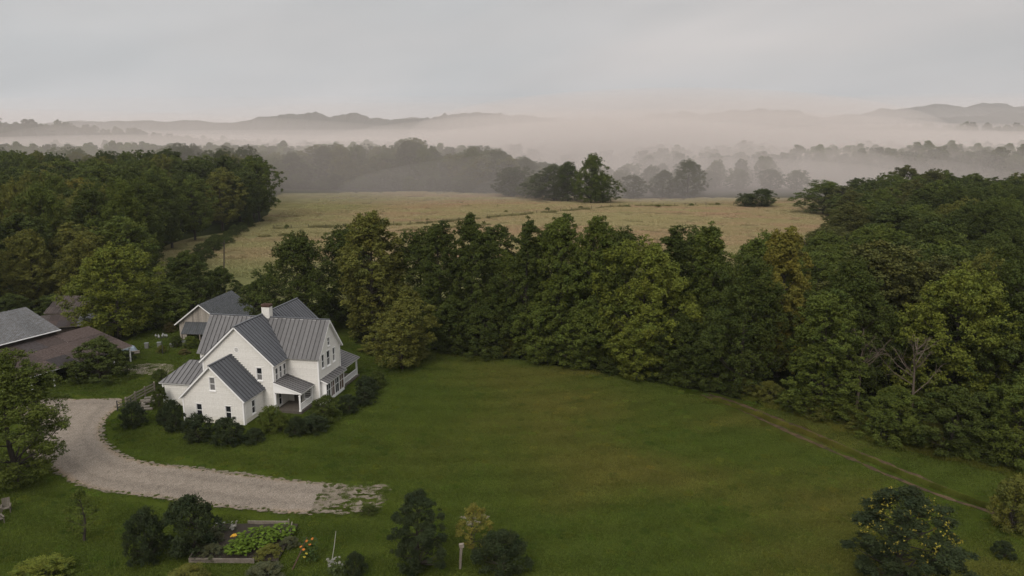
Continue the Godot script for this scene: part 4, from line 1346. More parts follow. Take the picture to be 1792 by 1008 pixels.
func trees() -> void:
	rng.seed = 1234
	var g := "trees along the far edge of the lawn"
	# the row behind the lawn, left to right: proto, x, z, height, width, tint, label
	var row := [
		[1, -33.7, -114.5, 16.9, 13.4, "dark", "broad dark green tree directly behind the chimney of the farmhouse"],
		[4, -21.4, -113.0, 20.2, 12.6, "olive", "tall olive yellow tree behind the right end of the farmhouse"],
		[8, -15.0, -97.6, 11.4, 10.4, "olive", "smaller brownish olive tree standing on the lawn right of the farmhouse"],
		[3, -10.8, -109.5, 18.9, 8.2, "dark", "dark slim tree behind the brownish lawn tree"],
		[5, -5.8, -107.5, 20.2, 8.8, "dark", "tall dark tree with a rounded top left of the dip in the row"],
		[10, -1.2, -108.0, 14.7, 8.6, "mid", "lower tree in the dip between two tall dark trees"],
		[6, 2.2, -105.0, 19.9, 7.4, "dark", "narrow dark tree with a pointed top at the middle of the row"],
		[3, 6.9, -103.2, 20.6, 9.4, "mid", "dense mid green tree with a broad top at the middle of the row"],
		[4, 12.2, -100.2, 20.8, 9.6, "mid", "mid green tree with a forked top right of the middle"],
		[0, 17.4, -96.0, 18.7, 13.6, "lime", "wide yellow green tree with loose foliage right of the middle"],
		[7, 22.3, -101.0, 19.3, 8.6, "dark", "dark tree just behind the wide yellow green one"],
		[6, 26.6, -97.0, 20.2, 8.8, "mid", "tree with a single slender pointed top over the pasture"],
		[2, 28.4, -88.6, 17.4, 11.6, "dark", "rounded dark tree where the wheel track starts"],
		[4, 35.1, -94.5, 20.0, 9.6, "yellow", "yellow tinged tall tree at the right end of the pasture view"],
		[3, 34.6, -79.4, 14.8, 9.0, "mid", "lighter green upright tree standing forward beside the track"],
		[1, 40.2, -85.5, 17.6, 11.6, "dark", "dome shaped dark tree behind the forward upright one"],
		[0, 49.0, -79.5, 17.8, 14.0, "lime", "broad yellow green crowned tree above the bare dead tree"],
		[9, 39.6, -72.6, 7.4, 7.0, "mid", "low bushy tree at the edge of the track left of the dead tree"],
		[10, 43.4, -69.4, 8.4, 7.6, "dark", "low dark tree below the bare dead tree"],
		[9, 48.6, -67.4, 10.4, 7.6, "mid", "mid green small tree at the right edge beside the track"],
		[2, 55.0, -76.5, 20.2, 12.0, "dark", "tall dark tree at the right edge behind the small ones"],
		[10, 9.2, -97.6, 10.3, 8.6, "mid", "small leafy tree at the foot of the broad topped tree"],
		[9, -3.5, -103.6, 10.4, 8.6, "dark", "small dark tree in front of the tall round topped one"],
		[9, 25.2, -90.2, 9.4, 8.0, "dark", "small round tree at the left of the track's start"],
		[10, -9.2, -105.4, 10.0, 8.0, "dark", "small dark tree right of the brownish lawn tree"],
		[9, 3.4, -101.0, 9.8, 8.8, "mid", "small spreading tree below the narrow pointed tree"],
		[10, 15.8, -93.6, 9.5, 8.2, "lime", "small yellow green tree under the wide loose one"],
		[10, 21.0, -91.6, 10.8, 8.0, "dark", "small dark tree right of the wide yellow green one"],
	]
	for r in row: plant("lawn_edge_tree", r[0], r[1], r[2], r[3] * (0.86 if r[3] < 12 and r[0] > 8 else 1.0), r[4] * 0.86, r[5], r[6], "tree", g)
	# second row, hidden below its tops
	var nth := 0
	for r in [[1, -27, -121, 17, 12, "dark"], [2, -15, -119, 17, 12, "dark"], [5, -3, -117, 17.5, 10, "dark"], [0, 6, -114, 18, 12, "mid"], [1, 16, -110, 18, 12, "dark"], [2, 26, -106, 18.5, 12, "dark"], [0, 35, -103, 18.5, 12, "mid"]]:
		plant("second_row_tree", r[0], r[1], r[2], r[3], r[4], r[5], "leafy tree behind the lawn's front row of trees, %s from the left" % ORDINAL[nth], "tree", "trees in the second row behind the lawn")
		nth += 1
	# single trees
	plant("yard_tree", 0, -62.0, -114.0, 15.2, 12.6, "lime", "bright yellow green round tree between the barns and the house")
	plant("yard_tree", 10, -59.0, -134.0, 11.0, 8.4, "dark", "dark tree left of the grey outbuilding's roof")
	plant("yard_tree", 9, -54.0, -93.6, 5.6, 7.6, "dark", "low spreading tree in front of the brown roofed shed")
	plant("corner_tree", 19, -45.4, -63.8, 12.6, 10.4, "mid", "large leafy tree at the left edge beside the gravel drive")
	plant("sapling", 14, -33.5, -53.4, 4.4, 2.6, "mid", "thin sapling alone on the grass at the lower left")
	plant("foreground_tree", 18, -6.9, -49.0, 6.3, 4.6, "shrub_dark", "dark rounded tree at the bottom middle")
	plant("young_tree", 14, -2.8, -51.2, 4.3, 3.0, "yellow", "young yellowing tree right of the dark one at the bottom middle")
	var yt := plant("foreground_tree", 18, 26.6, -46.6, 7.6, 8.2, "shrub_dark", "broad dark tree with yellow flowering tips at the lower right")
	var bl := MB.new()
	for i in 110:
		var d := Vector3(rng.randfn(), absf(rng.randfn()) + 0.25, rng.randfn() + 0.5).normalized()
		var cl := Vector3(0, 3.9, 0) + d * Vector3(3.5, 3.55, 3.5) * rng.randf_range(0.86, 1.04)
		var k := Color(0.19, 0.16, 0.03) * rng.randf_range(0.5, 1.3)
		if cl.y < 4.6 and rng.randf() < 0.7: continue
		for l in 5:
			var o := cl + Vector3(rng.randfn(), rng.randfn(), rng.randfn()) * 0.09
			var n := Vector3(rng.randfn(), 0.6 + rng.randfn() * 0.4, rng.randfn()).normalized()
			var t1 := n.cross(Vector3(rng.randfn(), rng.randfn(), rng.randfn())).normalized() * 0.09
			var t2 := n.cross(t1)
			bl.tri(o + t1, o - t1 * 0.5 + t2 * 0.7, o - t1 * 0.5 - t2 * 0.7, k)
	put("blossoms", bl, M.grass, yt)
	dead_tree(Vector3(40.9, 0, -72.6), 13.0, 77, "bare dead tree with reddish grey twigs inside the right wood")
	dead_tree(Vector3(39.2, 0, -80.6), 11.0, 78, "pale forked dead stem left of the bare tree")
	# woods
	var left := V2([-72, -152, -94, -192, -99, -238, -88, -264, -101, -300, -115, -345, -150, -440, -330, -440, -260, -300, -185, -205, -140, -140, -104, -114, -92, -122, -80, -132])
	wood(left, 9.8, 5, "left_wood_tree", "trees of the wood left of the pasture", "left wood")
	var right := V2([52, -66, 44, -80, 40, -98, 62, -150, 88, -203, 116, -262, 138, -322, 250, -322, 205, -225, 130, -140, 84, -84, 66, -60])
	wood(right, 9.2, 6, "right_wood_tree", "trees of the wood right of the pasture", "right wood")
	# trees standing in the mist beyond the pasture
	var mt := [[1.0, -398, 16, 22, "dark", "roundish dark tree at the left of the clump in the mist"], [12, -385, 12, 14, "mid", "low tree in the gap of the misty clump"], [20.8, -372, 18.5, 22, "dark", "broad dark tree in the middle of the misty clump"], [27, -362, 19.5, 16, "dark", "dark tree left of the tall one in the misty clump"], [37.1, -352, 23.5, 15, "mid", "tallest tree of the clump at the pasture's far edge, with an open trunk"], [43, -354, 14.5, 14, "mid", "lower tree leaning on the right of the tall misty one"], [64, -395, 13, 13, "dark", "faint small tree alone in the mist"], [80, -398, 15, 15, "dark", "faint tree left of the larger misty one on the right"], [92.6, -395, 20.5, 18, "dark", "large faint tree in the mist right of centre"], [108, -346, 6.0, 9, "dark", "low bush like tree at the right end of the pasture"], [114.5, -343, 8.4, 14, "dark", "small rounded tree at the right end of the pasture"], [131, -314, 14.0, 21, "mid", "rounded tree at the corner of the right wood by the pasture"]]
	for m in mt: plant("misty_tree", rng.randi() % 3, m[0], m[1], m[2], m[3], m[4], m[5], "tree", "trees at the far edge of the pasture")
	for i in 72:
		var rank := i % 3
		var f := (i / 3 + 0.33 * rank) / 24.0
		var x := lerpf(-158, 22, f) + rng.randf_range(-4, 4)
		var z := -440 - 14 * sin(f * 5.0) - rank * 12.0 + rng.randf_range(-3, 3)
		var px := 896 + 1306 * x / 440.0
		var h := 20.0 + 9.0 * exp(-pow((px - 715) / 48.0, 2)) + 6.0 * exp(-pow((px - 850) / 40.0, 2)) + 7.0 * exp(-pow((px - 590) / 60.0, 2)) + rng.randf_range(-5, 2.0)
		plant("treeline_tree", [0, 15, 1, 2, 16, 17][rng.randi() % 6], x, z, h, rng.randf_range(14, 22), ["dark", "mid", "olive"][rng.randi() % 3], "tree in %s row of the misty line across the pasture, %s from left" % [["front", "middle", "back"][rank], ORDINAL[i / 3]], "tree", "misty treeline across the pasture")
	for i in 22:
		plant("mist_tree", [0, 15, 1, 2, 16, 17][i % 6], 46 + i * 5.6 + rng.randf_range(-2, 2), -428 - (i % 3) * 17 + rng.randf_range(-5, 5), rng.randf_range(11.0, 19.0), rng.randf_range(10, 16), ["dark", "mid"][i % 2], "faint tree in the mist right of the tall clump, %s from left" % ORDINAL[i], "tree", "faint trees in the mist right of the clump")
	for i in 40:
		plant("treeline_bush", 9 + i % 2, lerpf(-158, 24, i / 39.0) + rng.randf_range(-2, 2), -433 - 12 * sin(i / 39.0 * 5.0) + rng.randf_range(-3, 3), rng.randf_range(4.0, 10.0), rng.randf_range(8.0, 14.0), ["dark", "mid"][i % 2], "bush at the foot of the misty treeline, %s from the left" % ORDINAL[i], "shrub", "bushes at the foot of the misty treeline")

func wood(poly: PackedVector2Array, gap: float, sd: int, called: String, group: String, where: String) -> void:
	rng.seed = sd
	var box := Rect2(poly[0], Vector2.ZERO)
	for p in poly: box = box.expand(p)
	var cells := []
	var nx := int(box.size.x / gap) + 1
	var nz := int(box.size.y / gap) + 1
	for i in nx:
		for j in nz:
			var p := box.position + Vector2(i + (0.5 if j % 2 else 0.0) + rng.randf_range(-0.28, 0.28), j + rng.randf_range(-0.28, 0.28)) * gap
			if not Geometry2D.is_point_in_polygon(p, poly): continue
			# what the camera could see: within the frame, a few metres to spare
			if absf(p.x) > -p.y * 0.705 + 9.0: continue
			if p.x > 30 and p.x < 47.5 and p.y > -79: continue
			var far := -p.y
			# farther in, trees stand wider apart and only the canopy shows
			if far > 230 and (i + j) % 2 == 1: continue
			if far > 330 and (i + 2 * j) % 3 == 1: continue
			cells.push_back(p)
	cells.sort_custom(func(a, b): return a.y > b.y)
	var ranks := []
	for i in cells.size():
		if i % maxi(5, int(sqrt(cells.size()) * 0.9)) == 0: ranks.push_back([])
		ranks[-1].push_back(cells[i])
	var place_of := {}
	for k in ranks.size():
		ranks[k].sort_custom(func(a, b): return a.x / a.y > b.x / b.y)
		for i in ranks[k].size(): place_of[ranks[k][i]] = "%s from left in rank %s from the front" % [ORDINAL[i], ORDINAL[k]]
	for p in cells:
		var far: float = -p.y
		var n := noise_a.get_noise_2d(p.x * 1.2 + 50, p.y * 0.8)
		var tint := "mid"
		var h := rng.randf_range(16.5, 21.0)
		var luck := rng.randf()
		if called == "left_wood_tree":
			h = rng.randf_range(17.0, 23.5) + clampf((far - 200) * 0.02, 0, 4)
			if far > 125 and far < 235: tint = "yellow" if n > 0.3 else ("olive" if n > 0.0 else ("mid" if n > -0.2 else "dark"))
			else: tint = "dark" if n < 0.05 else "mid"
			if luck < 0.26: tint = "dark"
			elif luck < 0.38: tint = "olive"
			elif luck < 0.46: tint = "mid"
			if far < 150: h -= 6.0
		else:
			h = rng.randf_range(12.5, 20.0) - clampf((150 - far) * 0.02, 0, 1.5)
			tint = "dark" if luck < 0.42 else ("mid" if luck < 0.74 else ("dull_olive" if luck < 0.93 else "olive"))
			h *= lerpf(0.7, 1.0, clampf((p.x - far * 0.41) / 34.0, 0.0, 1.0)) if far > 110 else 1.0
			if far < 90: h = minf(h, 17.0)
		var wide := rng.randf_range(9.0, 13.0) * (1.25 if far > 230 else 1.0)
		var pr: int = [0, 1, 2, 15, 16, 17][rng.randi() % 6] if far < 210 else 15 + rng.randi() % 3
		var tone := {"dark": "dark green", "mid": "mid green", "olive": "olive", "yellow": "yellowing", "dull_olive": "dull olive"}
		plant(called, pr, p.x, p.y, h, wide, tint, "%s tree of the %s, %s" % [tone[tint], where, place_of[p]], "tree", group)

func dead_tree(at: Vector3, high: float, sd: int, label: String) -> void:
	rng.seed = sd
	var t := thing("dead_tree", label, "tree", at)
	var tr := MB.new()
	var top := Vector3(rng.randf_range(-0.6, 0.6), high * 0.8, rng.randf_range(-0.4, 0.4))
	tr.tube([Vector3(0, -0.3, 0), Vector3(0.1, high * 0.35, 0), Vector3(-0.1, high * 0.6, 0.1), top], [0.2, 0.14, 0.08, 0.02], 6)
	put("trunk", tr, M.dead, t)
	for i in 15:
		var y := high * rng.randf_range(0.38, 0.78)
		var a := i * 2.4
		var ln := (high - y) * rng.randf_range(0.35, 0.7)
		var from := Vector3(0, y, 0)
		var dir := Vector3(cos(a), rng.randf_range(0.5, 1.4), sin(a)).normalized()
		var mid := from + dir * ln * 0.55
		var tip := mid + (dir + Vector3(0, 0.4, 0)).normalized() * ln * 0.6
		var lb := MB.new()
		lb.tube([from, mid, tip], [0.055, 0.035, 0.012], 5)
		for k in 9:
			var f := rng.randf_range(0.2, 1.0)
			var s := from.lerp(mid, f) if rng.randf() < 0.4 else mid.lerp(tip, f)
			var e := s + (dir + Vector3(rng.randfn(), rng.randfn() * 0.7 + 0.3, rng.randfn()) * 0.8).normalized() * ln * rng.randf_range(0.18, 0.4)
			lb.tube([s, (s + e) / 2 + Vector3(0, 0.08, 0), e], [0.018, 0.014, 0.007], 4)
		put("branch", lb, M.dead, t)

func shrubs() -> void:
	rng.seed = 333
	var g := "shrubs round the foot of the farmhouse"
	for s in [
		[12, -36.2, -75.6, 3.3, 2.6, "shrub_dark", "upright dark shrub at the left corner of the front wing"],
		[11, -32.7, -73.1, 2.7, 3.9, "shrub_dark", "wide dark shrub below the left window of the front wing"],
		[12, -29.0, -72.1, 2.75, 3.5, "shrub_dark", "round dark shrub below the right window of the front wing"],
		[13, -26.8, -72.6, 1.4, 2.6, "shrub_dark", "low dark shrub at the front wing's right corner"],
		[11, -26.0, -75.6, 2.6, 3.4, "mid", "fresh green rounded shrub beside the front wing's right wall"],
		[13, -24.8, -75.6, 1.9, 2.6, "mid", "lighter loose shrub left of the porch post"],
		[13, -22.8, -74.5, 1.9, 2.4, "shrub_dark", "small dark shrub at the foot of the porch post"],
		[11, -21.2, -75.6, 1.7, 3.7, "shrub_dark", "low wide shrub in front of the porch railing"],
		[12, -20.9, -78.6, 2.5, 4.0, "dark", "large green shrub beside the porch railing"],
		[11, -18.7, -81.0, 2.0, 3.0, "shrub_dark", "dark shrub below the window bay"],
		[12, -17.4, -83.8, 1.9, 2.8, "shrub_dark", "dark round shrub at the right end of the window bay"],
		[11, -17.8, -86.6, 2.4, 3.2, "shrub_dark", "dark shrub at the foot of the side porch"],
		[13, -17.2, -90.0, 1.9, 2.8, "dark", "shrub at the far end of the side porch"],
		[13, -38.4, -78.0, 1.6, 2.4, "shrub_dark", "low shrub between the left wing and the front wing"],
		[12, -41.0, -82.4, 2.5, 2.0, "dark", "narrow shrub at the left corner of the left wing"]]:
		plant("house_shrub", s[0], s[1], s[2], s[3] * 1.12, s[4] * 0.96, s[5], s[6], "shrub", g)
	for s in [
		[11, -41.4, -76.8, 2.9, 3.2, "shrub_dark", "round dark shrub alone inside the bend of the drive"],
		[12, -44.3, -90.0, 2.5, 2.4, "dark", "upright shrub beside the small gravel patch"],
		[11, -50.4, -108.6, 1.8, 2.2, "dark", "left round shrub in front of the grey outbuilding"],
		[12, -47.9, -108.0, 1.9, 2.6, "mid", "right round shrub in front of the grey outbuilding"],
		[13, -47.6, -104.6, 0.8, 1.8, "brownish", "low reddish brown shrub on the back lawn"],
		[13, -51.3, -105.2, 1.2, 1.5, "olive", "small olive bush beneath the birdhouse pole"],
		[13, -54.6, -101.6, 1.5, 2.8, "shrub_dark", "dark weedy bush beside the covered pile"],
		[12, -55.4, -117.0, 1.7, 2.2, "brownish", "reddish shrub left of the outbuilding"],
		[11, -27.1, -50.6, 4.3, 3.5, "shrub_dark", "left tall dark evergreen shrub of the pair at the lower left"],
		[12, -24.3, -52.0, 4.8, 4.4, "shrub_dark", "right tall dark evergreen shrub of the pair at the lower left"],
		[13, -11.3, -48.7, 1.8, 1.7, "shrub_dark", "small dark round bush at the bottom edge right of the white flowers"],
		[13, -0.6, -49.4, 3.2, 4.4, "shrub_dark", "sprawling grey green bush beside the wooden post at the bottom"],
		[11, 40.4, -55.2, 4.6, 4.2, "olive", "olive brown bush beside the track at the right edge"],
		[13, 37.0, -51.0, 1.3, 1.8, "shrub_dark", "small dark bush right of the tree with yellow tips"],
		[13, -12.0, -57.6, 0.8, 1.6, "dark", "tiny bush at the tip of the gravel drive"],
		[13, -33.5, -47.8, 1.6, 4.5, "lime", "yellow green bush top at the bottom left corner"],
		[13, -23.0, -47.4, 1.5, 3.4, "olive", "pale olive bush top at the bottom edge under the evergreens"],
		[13, -17.6, -48.6, 1.0, 2.8, "grey_green", "weedy grey green plants at the bottom edge beside the garden bed"],
		[13, -23.6, -53.0, 1.1, 2.4, "grey_green", "weedy tangle between the evergreens and the garden bed"],
		[13, -22.6, -51.0, 1.0, 2.0, "grey_green", "straggly weeds at the left near corner of the garden bed"],
		[13, -18.4, -51.2, 0.9, 2.2, "olive", "straggly olive weeds at the near right side of the bed"],
		[13, -17.1, -52.6, 0.8, 1.6, "grey_green", "small weedy clump against the right plank of the bed"],
		[12, -38.2, -127.0, 4.0, 5.5, "dark", "bushy thicket right of the outbuilding at the pasture's edge"],
		[13, -14.6, -103.4, 1.6, 6.0, "olive", "low olive hedge of weeds behind the brownish lawn tree"],
		[13, -20.0, -105.6, 1.5, 5.5, "olive", "strip of tall weeds behind the side porch"]]:
		plant("yard_shrub", s[0], s[1], s[2], s[3], s[4], s[5], s[6], "shrub")
	# undergrowth along the wood's foot
	var edge := [Vector2(-11, -106.6), Vector2(-3.8, -104), Vector2(4.3, -100), Vector2(11.7, -96.4), Vector2(18.6, -92.4), Vector2(24, -88.8), Vector2(28.6, -86.2), Vector2(34, -80), Vector2(38.6, -74.6), Vector2(42.2, -70.6), Vector2(46.0, -67.4), Vector2(52, -64.8)]
	var count := 0
	for i in edge.size() - 1:
		var n := int(edge[i].distance_to(edge[i + 1]) / 2.0)
		for k in n:
			var p: Vector2 = edge[i].lerp(edge[i + 1], (k + rng.randf_range(0.0, 0.9)) / n)
			plant("undergrowth_bush", 11 + rng.randi() % 3, p.x, p.y - rng.randf_range(0, 1.4), rng.randf_range(1.4, 3.4), rng.randf_range(2.8, 4.6), ["dark", "mid", "dark", "olive"][rng.randi() % 4], "leafy undergrowth bush at the wooded lawn edge, %s from the left" % ORDINAL[count], "shrub", "undergrowth along the edge of the lawn")
			count += 1
	# along the near side of the left wood and behind the barns
	count = -1
	for p in [[-66, -146], [-71, -141], [-76, -137], [-60, -141], [-55, -139], [-47, -134], [-63, -124], [-66, -120], [-80, -128], [-86, -124], [-57, -121]]:
		count += 1
		plant("yard_thicket", 9 + rng.randi() % 2, p[0], p[1], rng.randf_range(4.0, 7.5), rng.randf_range(5.5, 8.0), ["dark", "mid"][rng.randi() % 2], ["first", "second", "third", "fourth", "fifth", "sixth"][count] + " bushy small tree of the thicket behind the grey outbuilding's left" if count < 6 else "bushy small tree behind the barns, %s of the nearer group" % ORDINAL[count - 6], "tree", "thicket behind the barns")
	for i in 16:
		var f := i / 15.0
		plant("field_edge_bush", 11 + i % 3, lerpf(-74, -94, f) + rng.randf_range(-1, 2), lerpf(-156, -262, f), rng.randf_range(2.0, 4.0), rng.randf_range(4.0, 6.0), "dark", "dark bush at the foot of the left wood, %s from the near end" % ORDINAL[i], "shrub", "bushes between left wood and pasture")
	for i in 12:
		var f := i / 11.0
		plant("fence_bush", 13, lerpf(-78, 96, f) + rng.randf_range(-4, 4), -256 - 96 * pow(f, 0.9) + rng.randf_range(-3, 3), rng.randf_range(0.6, 1.5), rng.randf_range(1.6, 4.0), ["mid", "olive"][i % 2], "low weedy bush along the pasture fence, %s from its left end" % ORDINAL[i], "shrub", "bushes along the pasture fence")

func far_country() -> void:
	# hills, from the nearest dark one to the palest far ridges: points are (x, height)
	hill([Vector2(-1500, 20), Vector2(-1100, 42), Vector2(-860, 50), Vector2(-760, 50), Vector2(-640, 34), Vector2(-520, 20), Vector2(-380, 4)], -1150, 170, 9.0, 9.0, "dark wooded hill at the left under the sky")
	hill([Vector2(-2600, 60), Vector2(-1700, 88), Vector2(-1250, 92), Vector2(-980, 102), Vector2(-800, 116), Vector2(-640, 122), Vector2(-500, 106), Vector2(-330, 110), Vector2(-100, 112), Vector2(80, 116), Vector2(320, 90), Vector2(700, 60)], -3100, 420, 12.0, 14.0, "long blue grey ridge behind the left wood")
	hill([Vector2(-3600, 70), Vector2(-2700, 120), Vector2(-1900, 108), Vector2(-1200, 140), Vector2(-300, 130), Vector2(500, 138), Vector2(1100, 176), Vector2(1500, 190), Vector2(1900, 150), Vector2(2500, 205), Vector2(3300, 220), Vector2(4200, 200)], -4700, 600, 14.0, 22.0, "palest far ridge along the horizon")
	hill([Vector2(250, 12), Vector2(600, 62), Vector2(760, 52), Vector2(900, 76), Vector2(1100, 58), Vector2(1300, 70), Vector2(1500, 52), Vector2(1900, 66), Vector2(2500, 60)], -2600, 330, 12.0, 12.0, "middle wooded ridge at the right in the mist")
	hill([Vector2(300, 2), Vector2(420, 26), Vector2(560, 38), Vector2(720, 40), Vector2(860, 30), Vector2(1000, 22), Vector2(1250, 30), Vector2(1500, 24)], -1250, 150, 9.0, 8.0, "low dark wooded rise at the right above the mist")
	hill([Vector2(900, 40), Vector2(1300, 110), Vector2(1500, 128), Vector2(1750, 96), Vector2(2050, 118), Vector2(2600, 150), Vector2(3200, 140)], -3700, 420, 14.0, 16.0, "blue grey ridge at the right between the middle and the palest ridge")
	hill([Vector2(420, 14), Vector2(640, 40), Vector2(800, 46), Vector2(960, 34), Vector2(1180, 44), Vector2(1500, 40)], -1900, 220, 12.0, 9.0, "small wooded rise at the right half sunk in mist")
	# far woods: tree crowns by the thousand on the plain
	rng.seed = 500
	var mats := [leaf_mats["dark"], leaf_mats["mid"], leaf_mats["dark"]]
	for k in 3:
		var spots := []
		var tints := []
		for i in 3000:
			var z := -490.0 - 1050.0 * pow(rng.randf(), 1.5)
			var x := rng.randf_range(-0.78, 0.78) * -z
			if noise_a.get_noise_2d(x * 0.14 + 300 * k, z * 0.3) < 0.06: continue
			if z > -560 and x > -20 and x < 90: continue
			var s := rng.randf_range(0.75, 1.15)
			spots.push_back(turned(Vector3(x, 0, z), Vector3(s, s * rng.randf_range(0.85, 1.1), s)))
			tints.push_back(grey(rng.randf_range(0.8, 1.25)))
		scatter("far_woods", far_protos[k][0], mats[k], spots, tints, "far woods on the plain fading into the mist")
	for k in 3:
		var spots := []
		var tints := []
		for i in 420:
			var f := rng.randf()
			var x := lerpf(-1380, -420, f)
			var z := -1150 + rng.randf_range(-150, 110)
			var y := 44.0 * sin(PI * clampf((x + 1500) / 1120.0, 0, 1)) * pow(cos((z + 1150) / 170.0 * PI / 2), 1.3) - 2.0
			if i % 2:
				x = lerpf(330, 1300, f)
				z = -1250 + rng.randf_range(-130, 110)
				y = 33.0 * pow(sin(PI * clampf((x - 260) / 1260.0, 0, 1)), 0.6) * pow(cos((z + 1250) / 150.0 * PI / 2), 1.3) - 2.0
			var s := rng.randf_range(0.7, 1.15)
			spots.push_back(turned(Vector3(x, y, z), Vector3(s, s * rng.randf_range(0.8, 1.1), s)))
			tints.push_back(grey(rng.randf_range(0.8, 1.2)))
		scatter("hill_woods", far_protos[k][0], mats[k], spots, tints, "woods on the nearer hills")
	# mist lying in the low ground
	# each bank: a wide thin body and a lower, denser heart
	mist(Vector3(120, 10, -585), Vector3(620, 84, 260), 0.0042, "wide body of the thick mist bank beyond the pasture")
	mist(Vector3(90, 8, -600), Vector3(440, 74, 200), 0.0095, "dense heart of the mist bank beyond the pasture")
	mist(Vector3(-60, 0, -430), Vector3(600, 100, 170), 0.0036, "thin mist before the far treeline")
	mist(Vector3(310, 8, -560), Vector3(520, 66, 320), 0.0035, "wide mist behind the right wood")
	mist(Vector3(250, 6, -545), Vector3(360, 46, 220), 0.0055, "denser mist behind the right wood")
	mist(Vector3(100, 0, -425), Vector3(400, 52, 150), 0.0022, "faint mist round the clump of trees at the pasture's edge")
	mist(Vector3(112, 0, -420), Vector3(270, 40, 120), 0.0042, "low mist among the clump of trees at the pasture's edge")
	mist(Vector3(170, 30, -790), Vector3(560, 100, 320), 0.0042, "upper puff of mist drifting towards the horizon")
	mist(Vector3(-330, 8, -800), Vector3(900, 52, 300), 0.0035, "mist behind the left wood")
	mist(Vector3(430, 10, -960), Vector3(1300, 60, 280), 0.005, "long mist layer below the dark rise at the right")
	mist(Vector3(-750, 16, -880), Vector3(1500, 96, 460), 0.0014, "pale mist in front of the dark hill at the left")
	mist(Vector3(700, 25, -1060), Vector3(1500, 130, 300), 0.0013, "thin veil before the dark rise at the right")
	mist(Vector3(0, 4, -2300), Vector3(6000, 100, 1300), 0.0006, "wide far mist at the foot of the ridges")
	mist(Vector3(0, 0, -3300), Vector3(15000, 330, 4600), 0.00013, "pale distant air in front of the far ridges")

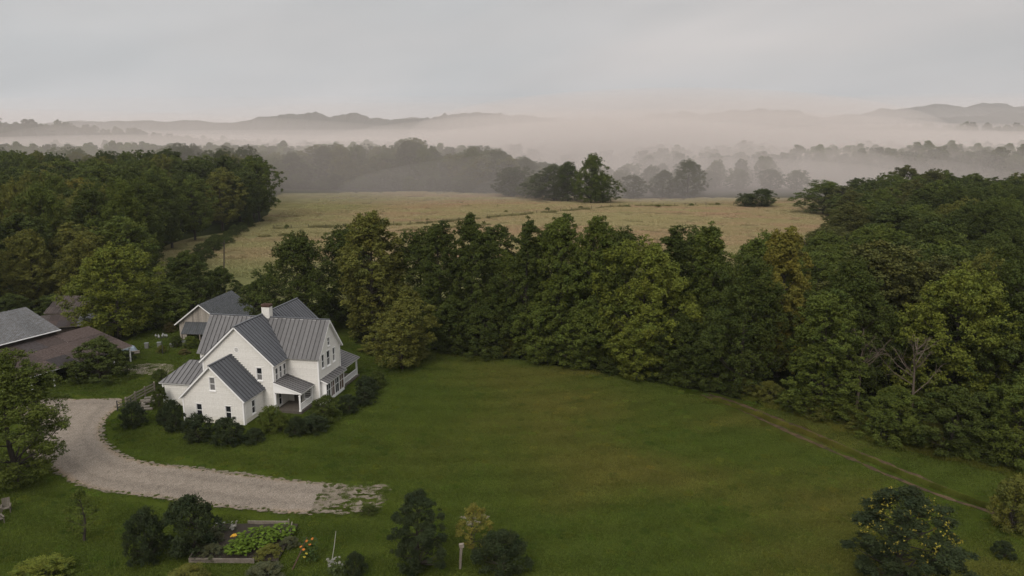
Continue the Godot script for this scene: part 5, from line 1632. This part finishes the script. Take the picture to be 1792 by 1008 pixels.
func grasses() -> void:
	rng.seed = 808
	var patch := blade_patch(1.7, 1100, 0.085, 0.03, 61)
	rng.seed = 809
	var spots := []
	var tints := []
	var house := V2([-42, -85, -36.5, -77.5, -27.5, -76, -21, -84, -22, -99, -40, -96])
	var x := -58.0
	while x < 62.0:
		var z := -122.0
		while z < -44.0:
			var p := Vector2(x + rng.randf_range(-0.7, 0.7), z + rng.randf_range(-0.7, 0.7))
			z += 1.9
			if absf(p.x) > -p.y * 0.72 + 3.0: continue
			if not Geometry2D.is_point_in_polygon(p, lawn_poly) or Geometry2D.is_point_in_polygon(p, house): continue
			var near_drive := false
			for q in [Vector2(1.7, 0), Vector2(-1.7, 0), Vector2(0, 1.7), Vector2(0, -1.7), Vector2(1.2, 1.2), Vector2(-1.2, 1.2), Vector2(1.2, -1.2), Vector2(-1.2, -1.2), Vector2.ZERO]:
				if Geometry2D.is_point_in_polygon(p + q, drive_poly): near_drive = true
			if near_drive: continue
			if p.x < -11 and p.x > -17 and p.y > -63.5 and p.y < -57: continue
			var rut := INF
			for s in [[24, -86.5, 30.8, -75.0], [30.8, -75.0, 36.3, -64.8], [36.3, -64.8, 42, -56.6]]:
				var cl := Geometry2D.get_closest_point_to_segment(p, Vector2(s[0], s[1]), Vector2(s[2], s[3]))
				rut = minf(rut, cl.distance_to(p))
			if rut < 2.3: continue
			spots.push_back(turned(Vector3(p.x, 0.0, p.y), Vector3.ONE))
			tints.push_back(lawn_tint(p.x, p.y) * 1.05)
		x += 1.9
	scatter("grass", patch, M.grass, spots, tints, "short mown grass of the lawn")
	# ragged tufts along the drive and in its worn end
	var tuft := blade_patch(0.22, 100, 0.09, 0.02, 62)
	rng.seed = 810
	spots = []; tints = []
	for i in drive_poly.size():
		for k in 2:
			var p := drive_poly[i] + Vector2(rng.randf_range(-0.4, 0.4), rng.randf_range(-0.4, 0.4))
			spots.push_back(turned(Vector3(p.x, 0.01, p.y), Vector3.ONE * rng.randf_range(0.3, 0.8)))
			tints.push_back(lawn_tint(p.x, p.y) * rng.randf_range(0.9, 1.6))
	for i in 300:
		var p := Vector2(-11.0 - 6.0 * pow(rng.randf(), 1.3), rng.randf_range(-63.3, -57.0))
		spots.push_back(turned(Vector3(p.x, 0.02, p.y), Vector3.ONE * rng.randf_range(0.4, 1.3)))
		tints.push_back(lawn_tint(p.x, p.y) * rng.randf_range(0.9, 1.5))
	scatter("grass", tuft, M.grass, spots, tints, "ragged grass tufts along the gravel drive")
	# clover and coarser tufts in the lawn
	var clump := blade_patch(0.35, 130, 0.07, 0.026, 66)
	rng.seed = 814
	spots = []; tints = []
	for i in 5200:
		var p := Vector2(rng.randf_range(-58, 60), rng.randf_range(-112, -45))
		if absf(p.x) > -p.y * 0.72 + 2.0 or noise_b.get_noise_2d(p.x * 1.5, p.y * 1.5) + rng.randf() * 0.5 < 0.2: continue
		if not Geometry2D.is_point_in_polygon(p, lawn_poly) or Geometry2D.is_point_in_polygon(p, house) or Geometry2D.is_point_in_polygon(p, drive_poly): continue
		spots.push_back(turned(Vector3(p.x, 0.0, p.y), Vector3(1, 1.2, 1) * rng.randf_range(0.4, 1.5)))
		tints.push_back(lawn_tint(p.x, p.y) * ([Color(0.72, 0.85, 0.8), Color(1.35, 1.2, 1.0), Color(1.1, 1.25, 1.0)][rng.randi() % 3]))
	scatter("grass", clump, M.grass, spots, tints, "coarser tufts and clover in the lawn")
	# long grass between and beside the ruts and at the wood's foot
	var longg := blade_patch(0.9, 420, 0.28, 0.03, 63)
	rng.seed = 811
	spots = []; tints = []
	for s in [[24.5, -85.6, 31.5, -74.8, 0.0], [31.5, -74.8, 36.8, -64.6, 0.0], [36.8, -64.6, 42.4, -56.2, 0.0], [27, -87, 35, -76, 1.0], [35, -76, 47, -63, 1.0]]:
		for i in 60:
			var f := rng.randf()
			var p := Vector2(s[0], s[1]).lerp(Vector2(s[2], s[3]), f)
			if s[4] > 0.5: p += Vector2(rng.randf_range(0.6, 2.8), rng.randf_range(-1.6, 0.6))
			else: p += Vector2(rng.randf_range(-0.12, 0.12), 0.0)
			spots.push_back(turned(Vector3(p.x, 0.0, p.y), Vector3(0.55, 0.7, 0.55) if s[4] < 0.5 else Vector3.ONE * rng.randf_range(0.7, 1.2)))
			tints.push_back(lawn_tint(p.x, p.y) * Color(1.15, 1.0, 0.9) * rng.randf_range(0.8, 1.3))
	scatter("grass", longg, M.grass, spots, tints, "longer grass along the wheel track")
	# pasture hay
	var hay := blade_patch(3.0, 700, 0.5, 0.07, 64)
	rng.seed = 812
	spots = []; tints = []
	for i in 3600:
		var p := Vector2(rng.randf_range(-95, 128), rng.randf_range(-432, -150))
		if not Geometry2D.is_point_in_polygon(p, pasture_poly): continue
		spots.push_back(turned(gp(p.x, p.y), Vector3(1, rng.randf_range(0.5, 1.1), 1)))
		tints.push_back(pasture_tint(p.x, p.y) * 1.1)
	scatter("pasture_grass", hay, M.grass, spots, tints, "dry standing grass of the pasture")
	var weeds := blade_patch(1.1, 260, 0.9, 0.07, 65)
	rng.seed = 813
	spots = []; tints = []
	for s in [[-82, -256, -59, -259.6], [-59, -259.6, -36.7, -268.3], [-36.7, -268.3, -14.3, -283.3], [-14.3, -283.3, 24.5, -307], [24.5, -307, 51.8, -332], [51.8, -332, 96, -352], [-92, -232, -40, -246], [-40, -246, -8, -262]]:
		for i in 34:
			var p := Vector2(s[0], s[1]).lerp(Vector2(s[2], s[3]), rng.randf()) + Vector2(rng.randf_range(-0.7, 0.7), rng.randf_range(-0.7, 0.7))
			if rng.randf() < 0.15 + 0.5 * noise_b.get_noise_2d(p.x * 2, p.y * 2): continue
			spots.push_back(turned(gp(p.x, p.y), Vector3.ONE * rng.randf_range(0.5, 1.2)))
			tints.push_back(Color(0.17, 0.155, 0.066) * rng.randf_range(0.7, 1.3))
	scatter("fence_weeds", weeds, M.grass, spots, tints, "rank weeds along the pasture fences")
